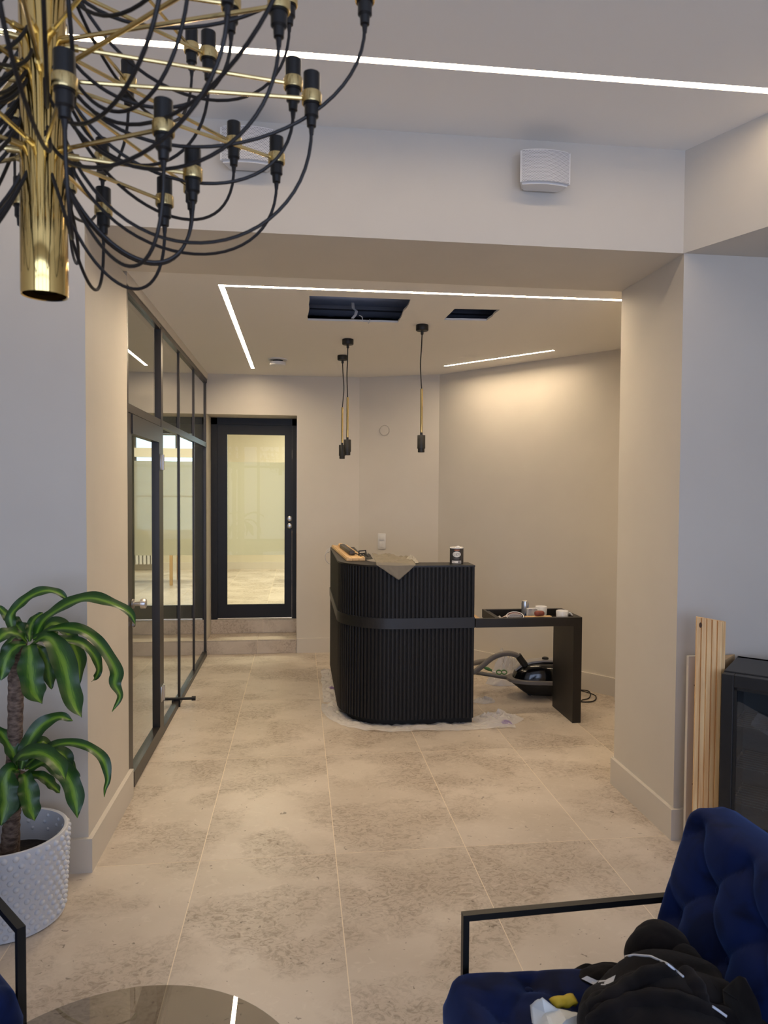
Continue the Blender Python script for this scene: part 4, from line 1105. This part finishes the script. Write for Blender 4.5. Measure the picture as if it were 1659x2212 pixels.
def armchair(front, fwd, label, W=.675, depth=.565):
    """front = middle of the seat's front edge on the floor, fwd = the way a sitter faces"""
    fw = Vector((fwd[0], fwd[1], 0)).normalized(); lf = Vector((-fw.y, fw.x, 0)); o = Vector((front[0], front[1], 0))
    e = empty('armchair', o - fw * depth / 2, label, 'armchair', 'blue velvet armchairs')
    Z = Vector((0, 0, 1))
    def frame(X, Y, N, P): return Matrix(((X.x, Y.x, N.x, P.x), (X.y, Y.y, N.y, P.y), (X.z, Y.z, N.z, P.z), (0, 0, 0, 1)))
    # seat: s runs along -left, t runs backwards, normal up (slight rake)
    tl = math.radians(4); back = (-fw * math.cos(tl) - Z * math.sin(tl)); nrm = (Z * math.cos(tl) - fw * math.sin(tl))
    cushion('seat', frame(-lf, back, nrm, o + Z * .362), W, depth + .03, .13, (.11, .10, .055, .10), e, amp=.020)
    # backrest, leaning
    tb = math.radians(17); upb = (Z * math.cos(tb) - fw * math.sin(tb)); nb = (fw * math.cos(tb) + Z * math.sin(tb))
    cushion('backrest', frame(-lf, upb, nb, o - fw * (depth + .055) + Z * .365), W, .475, .13, (.09, .115, .15, .085), e, amp=.028)
    # arm frames of square black tube
    for sgn in (1, -1):
        y = lf * sgn * (W / 2 + .010)
        b = MB(); pf, pb = o - fw * .065 + y, o - fw * .64 + y
        b.bar([pf + Z * .0, pf + Z * .572, pb + Z * .572, pb + Z * 0], .020, .016, lf)
        b.build('arm_frame', M['black_metal'], e)
    b = MB(); b.bar([o - fw * .06 - lf * (W / 2 + .01) + Z * .29, o - fw * .06 + lf * (W / 2 + .01) + Z * .29], .02, .016, Z); b.bar([o - fw * .63 - lf * (W / 2 + .01) + Z * .29, o - fw * .63 + lf * (W / 2 + .01) + Z * .29], .02, .016, Z)
    b.build('cross_rail', M['black_metal'], e)
    return e
# right chair faces left across the picture, left chair faces the table
armchair((.372, 1.375), (-1, -.045), 'blue velvet armchair on the right with a dark jacket on its seat')
fwl = Vector((.64, -.77, 0)).normalized(); lfl = Vector((-fwl.y, fwl.x, 0))
A = Vector((-.672, 1.792, 0)) + fwl * .065; c = A - lfl * (.675 / 2 + .010)
armchair((c.x, c.y), fwl, 'blue velvet armchair at the left edge in front of the potted plant')

# ------------------------------------------------------------------ round smoked-glass table
TC = Vector((-.362, 1.372, 0)); TR = .402
e = empty('coffee_table', TC, 'round smoked-glass coffee table on thin black legs', 'table')
MB().lathe([(0, .412), (TR - .004, .412), (TR, .415), (TR, .419), (TR - .003, .422), (0, .422)], TC, 96).build('table_top', M['glass_table'], e, smooth=True)
b = MB(); b.tube([TC + Vector((.20 * math.cos(2 * PI * k / 40), .20 * math.sin(2 * PI * k / 40), .402)) for k in range(40)], .008, 8, closed=True); b.build('top_ring', M['black_metal'], e, smooth=True)
for k in range(4):
    a = PI / 4 + k * PI / 2; dd = Vector((math.cos(a), math.sin(a), 0))
    MB().tube([TC + dd * .20 + Vector((0, 0, .40)), TC + dd * .24], .009, 10).build('leg', M['black_metal'], e, smooth=True)

# ------------------------------------------------------------------ potted dracaena
PCX, PCY = -1.10, 2.84
PC = Vector((PCX, PCY, 0))
e = empty('flower_pot', PC, 'white studded ceramic pot holding the dracaena by the left pillar', 'pot')
def pr(z): return .190 + .018 * z / .33
MB().lathe([(0, .002), (.185, 0), (.194, .004)] + [(pr(z), z) for z in (.01, .08, .16, .24, .315)] + [(pr(.33) - .002, .329), (pr(.33) - .008, .331), (.192, .328), (.190, .318), (.186, .22), (.184, .205), (0, .205)], PC, 72).build('pot_body', M['pot'], e, smooth=True, angle=50)
def dots(name, inner):
    b = MB(); n = 34; rows = 11
    for r in range(rows):
        z = .024 + r * .0285
        for k in range(n):
            a = 2 * PI * (k + .5 * (r % 2)) / n
            dd = Vector((math.cos(a), math.sin(a), 0))
            if inner:
                if z < .225 or k % 2: continue
                b.lathe([(.008, -.001), (.0062, .003), (.003, .0052), (0, .0055)], PC + dd * .187 + Vector((0, 0, z)), 7, -dd)
            else: b.lathe([(.0118, -.001), (.0105, .0045), (.007, .0085), (.003, .0102), (0, .0105)], PC + dd * pr(z) + Vector((0, 0, z)), 8, dd)
    o = b.build(name, M['pot'], e, smooth=True, angle=80, kind='stuff'); return o
dots('raised_studs', False); dots('inner_studs', True)
MB().lathe([(.184, .205), (.12, .212), (.05, .216), (0, .217)], PC, 32).build('soil', M['soil'], e, smooth=True)
pl = empty('dracaena', Vector((PCX, PCY, .21)), 'dracaena with striped drooping leaves in two tufts on bare canes', 'plant')
def cane(pts, r):
    pts = cr(pts, 12); b = MB().tube(pts, [r * (1 + .05 * math.sin(k * 2.1) + .03 * math.sin(k * .7)) for k in range(len(pts))], 16); b.build('cane', M['bark'], pl, smooth=True)
def P_(px, py, dy=0.0): return at(px, py, y=PCY + dy)
cane([Vector((PCX + .0, PCY + .02, .205)), P_(27, 1700, .02), P_(33, 1560, .02), P_(34, 1470, .02), P_(36, 1410, .02), P_(44, 1385, .01)], .0275)
cane([Vector((PCX - .005, PCY - .03, .205)), P_(24, 1790, -.04), P_(28, 1730, -.05), P_(36, 1670, -.05)], .030)
def blade(pts, w, dy0, dy1, tw=0.0, fold=.30, bend=0.0):
    """leaf through picture points; depth runs from dy0 to dy1 about the canes"""
    n = len(pts); P = [P_(x, y, dy0 + (dy1 - dy0) * (k / (n - 1))) for k, (x, y) in enumerate(pts)]
    C = cr(P, 9); m = len(C); wm = w / FPX * 2.85; b = MB(); ni = 8
    L = [0]
    for i in range(1, m): L.append(L[-1] + (C[i] - C[i - 1]).length)
    LT = L[-1]; nrm0 = None; rows = []
    for i, p in enumerate(C):
        t = (C[min(i + 1, m - 1)] - C[max(i - 1, 0)]).normalized(); q = L[i] / LT
        view = (CAM - p).normalized()
        face = (view * .75 + Vector((0, 0, .8)) + Vector((math.sin(tw + q * 1.2), 0, 0)) * .35)
        side = t.cross(face)
        side = side.normalized() if side.length > .08 else (rows[-1][1] if rows else t.orthogonal().normalized())
        if rows and side.dot(rows[-1][1]) < 0: side = -side
        if rows: side = (side * .5 + rows[-1][1] * .5).normalized()
        up = side.cross(t).normalized()
        ww = wm / 2 * (.28 + .72 * min(1, q / .30) ** .8) * (1 - max(0, (q - .62) / .38) ** 2.2) + .0006
        ww *= 1 + .10 * math.sin(q * 17 + w)
        rows.append((p, side, up, ww, q))
    for i, (p, side, up, ww, q) in enumerate(rows):
        for k in range(ni + 1):
            x = k / ni * 2 - 1
            rip = .004 * math.sin(q * 24 + (2.2 if x > 0 else 0) + w) * abs(x) ** 2
            b.v.append(p + side * (x * ww) + up * (abs(x) * ww * fold + rip)); b.uv[len(b.v) - 1] = (k / ni, q * 6)
    for i in range(m - 1):
        for k in range(ni): b.f.append((i * 9 + k, i * 9 + k + 1, i * 9 + 10 + k, i * 9 + 9 + k))
    return b.build('leaf', M['leaf'], pl, smooth=True, angle=180)
UPPER = [
 ([(30, 1372), (24, 1332), (48, 1302), (75, 1284), (102, 1276), (128, 1282), (149, 1298)], 24, .0, .06),
 ([(74, 1382), (88, 1350), (110, 1328), (150, 1304), (195, 1293), (245, 1305), (280, 1325), (293, 1349)], 30, -.01, -.16),
 ([(72, 1380), (112, 1360), (170, 1361), (205, 1382), (232, 1415), (250, 1452), (248, 1478), (259, 1505), (242, 1538)], 27, -.02, -.18),
 ([(72, 1386), (118, 1382), (172, 1388), (200, 1412), (213, 1440), (208, 1462), (197, 1473)], 23, -.01, .05),
 ([(74, 1388), (98, 1377), (120, 1396), (138, 1436), (150, 1490), (162, 1528), (177, 1551)], 44, -.04, -.22),
 ([(62, 1394), (64, 1402), (66, 1436), (68, 1470), (76, 1502), (91, 1521)], 45, -.05, -.15),
 ([(74, 1394), (86, 1402), (100, 1428), (106, 1458), (111, 1489)], 28, .0, .02),
 ([(64, 1386), (64, 1362), (74, 1338), (93, 1323)], 17, .0, .08),
 ([(78, 1376), (112, 1348), (140, 1360), (158, 1394), (170, 1436), (171, 1478)], 34, .02, .12),
 ([(58, 1388), (40, 1372), (14, 1368), (-12, 1392)], 26, -.03, -.15),
 ([(56, 1392), (34, 1398), (14, 1424), (2, 1470)], 30, -.03, -.10),
 ([(58, 1382), (40, 1358), (20, 1336), (-8, 1306)], 22, .0, .05),
 ([(56, 1384), (38, 1376), (20, 1392), (16, 1430), (12, 1462)], 24, .02, .08),
 ([(70, 1380), (94, 1366), (122, 1372), (116, 1390)], 20, .03, .10),
 ([(62, 1380), (52, 1358), (28, 1340), (10, 1318)], 22, .02, .12),
]
LOWER = [
 ([(46, 1662), (54, 1620), (78, 1580), (104, 1558), (130, 1549), (158, 1557)], 30, -.02, .05),
 ([(38, 1655), (26, 1622), (8, 1592), (-14, 1566)], 27, -.02, .0),
 ([(34, 1660), (46, 1634), (90, 1628), (124, 1652), (142, 1686)], 38, -.06, -.18),
 ([(56, 1655), (96, 1622), (138, 1606), (188, 1613), (222, 1640), (233, 1680), (227, 1705), (225, 1722)], 21, -.02, -.14),
 ([(62, 1662), (104, 1646), (140, 1672), (156, 1700), (164, 1736), (167, 1768)], 38, -.05, -.16),
 ([(50, 1674), (88, 1678), (112, 1696), (130, 1713)], 24, .0, .05),
 ([(48, 1672), (54, 1680), (60, 1712), (66, 1746), (75, 1774)], 38, -.06, -.13),
 ([(38, 1664), (22, 1664), (10, 1696), (10, 1740), (2, 1784)], 46, -.07, -.16),
 ([(62, 1656), (110, 1640), (146, 1650), (172, 1678)], 22, .02, .10),
 ([(48, 1660), (74, 1616), (96, 1604), (104, 1640)], 26, .02, .08),
 ([(40, 1664), (30, 1690), (30, 1730), (16, 1766)], 32, -.04, -.10),
 ([(54, 1662), (84, 1648), (118, 1626), (142, 1640), (138, 1690)], 30, .0, .04),
]
for k, (pts, w, a, b_) in enumerate(UPPER + LOWER): blade(pts, w, a, b_, tw=(k * 1.7) % 2 - 1)

# ------------------------------------------------------------------ glass-door fridge, boards
FA, FD = Vector((.735, -.678, 0)), Vector((.678, .735, 0)); FP = Vector((1.795, 2.815, 0)); FH = .878
MF = Matrix(((FA.x, FD.x, 0, FP.x), (FA.y, FD.y, 0, FP.y), (0, 0, 1, 0), (0, 0, 0, 1)))
e = empty('glass_door_fridge', FP + (FA + FD) * .2, 'small black glass-door fridge standing angled at the right wall', 'fridge')
W_, D_ = .50, .385
b = MB(); b.box((0, D_ - .03, .03), (W_, D_, FH), MF); b.box((0, .05, .03), (.03, D_, FH - .02), MF); b.box((W_ - .03, .05, .03), (W_, D_, FH - .02), MF); b.box((0, .05, FH - .035), (W_, D_, FH), MF, bev=.004); b.box((0, .05, .03), (W_, D_, .10), MF); b.build('cabinet', M['fridge'], e)
b = MB(); t = .048; b.box((0, 0, .08), (t, .045, FH - .004), MF, bev=.003); b.box((W_ - t, 0, .08), (W_, .045, FH - .004), MF, bev=.003); b.box((t, 0, .08), (W_ - t, .045, .08 + t), MF, bev=.003); b.box((t, 0, FH - .004 - .052), (W_ - t, .045, FH - .004), MF, bev=.003); dr_ = b.build('door_frame', M['fridge'], e)
MB().box((t, .012, .08 + t), (W_ - t, .018, FH - .056), MF).build('pane', M['glass_fridge'], dr_)
b = MB(); g_ = .004; b.box((t, .006, .08 + t), (t + .012, .03, FH - .056), MF); b.box((t, .006, FH - .068), (W_ - t, .03, FH - .056), MF); b.build('seal', M['vac_low'], dr_)
lm = mat('grey_liner', (.16, .16, .155, 1), .5)
b = MB(); b.box((.031, D_ - .034, .10), (W_ - .031, D_ - .030, FH - .036), MF); b.box((.030, .06, .10), (.034, D_ - .031, FH - .036), MF); b.box((W_ - .034, .06, .10), (W_ - .030, D_ - .031, FH - .036), MF); b.build('liner', lm, e)
wire = mat('grey_wire_shelf', (.30, .31, .33, 1), .4, .5)
for z in (.30, .46, .64):
    b = MB()
    for k in range(9): y = .08 + k * .03; b.tube([MF @ Vector((.032, y, z)), MF @ Vector((W_ - .032, y, z))], .002, 5)
    for x in (.04, .16, .34, W_ - .04): b.tube([MF @ Vector((x, .07, z - .004)), MF @ Vector((x, D_ - .04, z - .004))], .003, 5)
    b.build('shelf', wire, e, smooth=True)
for x in (.05, W_ - .05):
    for y in (.08, D_ - .05): MB().lathe([(0, 0), (.016, 0), (.016, .03), (0, .03)], MF @ Vector((x, y, 0)), 12).build('foot', M['vac_low'], e)
b = MB(); cpts = cr([MF @ Vector(p) for p in ((.06, .05, .80), (.15, .10, .835), (.21, .2, .84))], 8); b.tube(cpts, .004, 6); b.tube(cr([MF @ Vector(p) for p in ((.26, .12, .84), (.30, .12, .78), (.36, .12, .66), (.40, .12, .58))], 8), .004, 6); b.build('inner_cable', M['cable'], e, smooth=True)
b = MB(); b.grid(20, 10, lambda u, v: MF @ Vector((.10 + .36 * u, .10 + .2 * v, .648 - .06 * math.sin(PI * u) * (1 - .5 * v) + .012 * noise.noise(Vector((u * 6, v * 6, 2)))))); b.build('packaging', M['film2'], e, smooth=True)
# pine plank with grooves, standing upright before the fridge
pa, pb_ = Vector((1.752, 2.945, 0)), Vector((1.846, 2.893, 0)); pd = (pb_ - pa).normalized(); pn = Vector((pd.y, -pd.x, 0))
if pn.y > 0: pn = -pn
wP = (pb_ - pa).length
e = empty('grooved_plank', (pa + pb_) / 2, 'tall pale pine plank with vertical grooves leaning beside the fridge', 'plank')
def plank(z0, z1):
    prof = []; n = 5; seg = wP / n
    for k in range(n):
        prof += [(k * seg, .016), (k * seg + .0025, .024), ((k + 1) * seg - .003, .024 - .0035 * (k % 2))]
    prof += [(wP, .016), (wP + .012, .010), (wP + .012, 0), (0, 0)]
    b = MB(); poly = [tuple((pa + pd * s + pn * (d_ - .012)).xy) for s, d_ in prof]
    b.prism(poly, z0, z1)
    # sloping saw cut at the top
    return b
b = plank(0, 1.10)
for v in b.v:
    if v.z > 1: s = (Vector((v.x, v.y, 0)) - pa).dot(pd); v.z = 1.096 - .12 * s
b.build('board', M['pine'], e)
b = MB(); kp = pa + pd * .018 + pn * .0125; b.grid(12, 3, lambda u, v: Vector((kp.x, kp.y, 1.062)) + pd * (.006 * v * math.cos(2 * PI * u)) + Vector((0, 0, .012 * v * math.sin(2 * PI * u)))); b.build('knot', mat('knot_wood', (.07, .03, .012, 1), .7), e)
e = empty('white_board', (1.80, 3.06, 0), 'narrow white painted board with screw holes standing behind the pine plank', 'board')
q0, q1 = at(1489, 1415, y=3.04), at(1512, 1413, y=3.06)
b = MB(); b.box((q0.x, 3.045, .0), (q0.x + .075, 3.063, .895), bev=.0015); b.build('board', M['trim'], e)
for zz in (.76, .30): MB().lathe([(0, 0), (.004, 0), (.0045, -.001)], (q0.x + .033, 3.0445, zz), 12, (0, -1, 0)).build('screw_hole', M['dark'], e)
poly = [(1.862, 2.945), (2.052, 3.115), (1.875, 3.075), (1.858, 3.0)]
MB().prism(poly, 0, .882).build('wood_offcut', M['pine2'], label='pale wooden board end wedged between the pine plank and the fridge', cat='wood')

# ------------------------------------------------------------------ jacket and bag on the right armchair
def blob_sheet(name, m, fn, nx, ny, parent=None, **k):
    b = MB(); b.grid(nx, ny, fn); return b.build(name, m, parent, smooth=True, angle=80, **k)
jk = empty('fleece_jacket', (.80, 1.40, .42), 'black fleece jacket with pale reflective piping heaped on the right armchair', 'jacket')
from mathutils.bvhtree import BVHTree
JV, JF = [], []
def lump(c, rx, ry, rz, rot=0, seed=0.0, tilt=0.0, fold=.05, nf=5.0, axis=(.6, .7, .4)):
    """soft heap of cloth with long rolling folds"""
    R = Matrix.Rotation(rot, 3, 'Z') @ Matrix.Rotation(tilt, 3, 'Y'); c = Vector(c); sd = Vector((seed, seed * 1.3, -seed)); ax = Vector(axis).normalized()
    def f(u, v):
        a = 2 * PI * u; p = PI * v
        d = Vector((math.cos(a) * math.sin(p), math.sin(a) * math.sin(p), -math.cos(p)))
        q = noise.noise(d * 1.1 + sd); w = d.dot(ax) * nf + 2.2 * noise.noise(d * 1.3 - sd)
        k = 1 + .16 * q + fold * (abs(math.sin(w)) ** .7 - .5) + .015 * noise.noise(d * 5 + sd)
        o = c + R @ Vector((d.x * rx * k, d.y * ry * k, d.z * rz * k))
        o.z = max(o.z, .425 + .006 * q); return o
    return f
def jacket_part(name, specs):
    b = MB()
    for sp in specs: b.grid(56, 36, lump(*sp[0], **sp[1]))
    n0 = len(JV); JV.extend(b.v); JF.extend([tuple(i + n0 for i in f) for f in b.f])
    return b.build(name, M['fleece'], jk, smooth=True, angle=180)
jacket_part('body', [((at(1440, 2225, x=.80), .20, .16, .125), dict(rot=.4, seed=2.2, fold=.12, nf=6)), ((at(1560, 2235, x=.90), .15, .14, .075), dict(rot=.2, seed=5.4, fold=.12, nf=7)), ((at(1345, 2235, x=.68), .085, .08, .075), dict(rot=-.3, seed=8.4, fold=.07))])
jacket_part('hood', [((at(1428, 2072, x=.875), .082, .070, .080), dict(rot=-.5, seed=7.7, fold=.04, nf=3)), ((at(1475, 2120, x=.90), .085, .075, .075), dict(rot=.3, seed=1.7, fold=.06, nf=3))])
jacket_part('sleeve', [((at(1303, 2128, x=.765), .085, .045, .044), dict(rot=.25, seed=3.1, fold=.06, nf=4)), ((at(1262, 2160, x=.72), .055, .04, .035), dict(rot=.5, seed=4.1, fold=.06))])
JB = BVHTree.FromPolygons(JV, JF)
def ray_jacket(px, py):
    d = (at(px, py, y=3.0) - CAM).normalized(); h = JB.ray_cast(CAM, d)
    return h[0], d
def fold(pts, r0, r1, sink):
    """a soft roll of cloth lying over the heap"""
    P = []
    for x, y in pts:
        h, d = ray_jacket(x, y)
        if h: P.append(h + d * sink)
    P = cr(P, 8); n = len(P); b = MB()
    b.tube(P, [(r0 + (r1 - r0) * k / (n - 1)) * (.55 + .45 * math.sin(PI * min(1, max(0, (k + 1.5) / (n + 2)))) ** .6) * (1 + .07 * math.sin(k * .9)) for k in range(n)], 16)
    n0 = len(JV); JV.extend(b.v); JF.extend([tuple(q + n0 for q in f) for f in b.f])
    return b.build('cloth_fold', M['fleece'], jk, smooth=True, angle=180)
fold([(1242, 2206), (1272, 2182), (1318, 2160), (1362, 2138), (1408, 2112), (1452, 2102)], .020, .028, .012)
fold([(1272, 2210), (1310, 2186), (1360, 2166), (1420, 2158), (1480, 2168), (1540, 2188), (1600, 2205)], .018, .022, .010)
fold([(1478, 2100), (1500, 2130), (1512, 2160), (1530, 2190)], .024, .018, .010)
def flap(name, pts, x0, x1, bow):
    """a standing fold of cloth: boundary in picture points, left edge at x0, right edge at x1 (metres)"""
    xs = [p[0] for p in pts]; lo, hi = min(xs), max(xs); P = [at(px, py, x=x0 + (x1 - x0) * (px - lo) / (hi - lo)) for px, py in pts]
    c = sum(P, Vector()) / len(P); n = len(P); b = MB()
    C = cr(P + [P[0]], 6)[:-1]; m = len(C)
    to = (CAM - c).normalized()
    b.grid(m, 8, lambda u, v: (lambda q: c + (q - c) * v + to * (bow * (1 - v * v) + .006 * noise.noise((c + (q - c) * v) * 22)))(C[int(round(u * m)) % m]))
    n0 = len(JV); JV.extend(b.v); JF.extend([tuple(q + n0 for q in f) for f in b.f])
    return b.build(name, M['fleece'], jk, smooth=True, angle=180, solid=.012)
flap('cloth_flap', [(1455, 2152), (1478, 2128), (1512, 2112), (1538, 2120), (1556, 2148), (1566, 2190), (1560, 2225), (1510, 2215)], .885, .90, .022)
flap('cloth_flap', [(1566, 2140), (1588, 2120), (1604, 2110), (1618, 2128), (1636, 2166), (1642, 2215), (1600, 2228), (1574, 2190)], .90, .925, .018)
JB = BVHTree.FromPolygons(JV, JF)
def on_jacket(px, py, off=.0025):
    d = (at(px, py, y=3.0) - CAM).normalized(); h = JB.ray_cast(CAM, d)
    return (h[0] - d * off) if h[0] else None
def piping(pts, r, name):
    q = [on_jacket(x, y) for x, y in pts]; q = [p for p in q if p]
    if len(q) > 2: MB().tube(cr(q, 5), r, 6).build(name, M['reflective'], jk, smooth=True, label='pale reflective piping')
def lerp_px(pts, n):
    o = []
    for (a, b_), (c, d) in zip(pts, pts[1:]):
        for k in range(n): t = k / n; o.append((a + (c - a) * t, b_ + (d - b_) * t))
    return o + [pts[-1]]
piping(lerp_px([(1351, 2066), (1370, 2063), (1405, 2066), (1440, 2081), (1462, 2098), (1476, 2110)], 3), .0026, 'piping')
piping(lerp_px([(1539, 2174), (1555, 2185), (1570, 2196)], 3), .0026, 'piping')
up_, lo_ = lerp_px([(1268, 2108), (1290, 2118), (1308, 2117), (1330, 2106)], 4), lerp_px([(1256, 2114), (1282, 2127), (1308, 2128), (1325, 2120)], 4)
rows = []
for t in (0, .5, 1):
    rows.append([on_jacket(a[0] + (b_[0] - a[0]) * t, a[1] + (b_[1] - a[1]) * t) for a, b_ in zip(up_, lo_)])
b = MB(); ok = [i for i in range(len(up_)) if all(r[i] for r in rows)]
if len(ok) > 3:
    b.add([r[i] for r in rows for i in ok], []); n = len(ok)
    for j in range(2):
        for i in range(n - 1): b.f.append((j * n + i, j * n + i + 1, (j + 1) * n + i + 1, (j + 1) * n + i))
    b.build('reflective_band', M['reflective'], jk, smooth=True, label='silver reflective sleeve band')
# carrier bag and packet
BP = [at(x, y, z=z) for x, y, z in ((1146, 2172, .465), (1171, 2159, .495), (1209, 2177, .482), (1252, 2191, .468), (1152, 2235, .432), (1196, 2240, .478), (1246, 2245, .455), (1178, 2191, .470), (1222, 2206, .485))]
bm = bmesh.new(); bv = [bm.verts.new(q) for q in BP]
for f in ((0, 1, 7), (1, 2, 7), (0, 7, 4), (7, 5, 4), (7, 2, 8), (7, 8, 5), (2, 3, 8), (8, 3, 6), (8, 6, 5)): bm.faces.new([bv[k] for k in f])
bmesh.ops.subdivide_edges(bm, edges=bm.edges[:], cuts=4, use_grid_fill=True); bm.verts.index_update()
b = MB(); b.add([v.co + Vector((0, 0, .007 * noise.noise(v.co * 26) + .005 * abs(noise.noise(v.co * 55)))) for v in bm.verts], [[v.index for v in f.verts] for f in bm.faces]); bm.free()
b.build('carrier_bag', M['bag'], smooth=True, angle=18, solid=.004, label='crumpled white plastic carrier bag on the seat beside the jacket', cat='bag')
b = MB(); pp = [at(1188, 2163, z=.462), at(1236, 2153, z=.462), at(1246, 2172, z=.462), at(1205, 2180, z=.462)]
b.grid(10, 6, lambda u, v: pp[0].lerp(pp[1], u).lerp(pp[3].lerp(pp[2], u), v) + Vector((0, 0, .012 * math.sin(PI * u) * math.sin(PI * v) + .003 * math.sin(9 * u))))
b.build('packet', M['yellow'], smooth=True, solid=.012, label='yellow packet tucked between the white bag and the jacket', cat='packet')
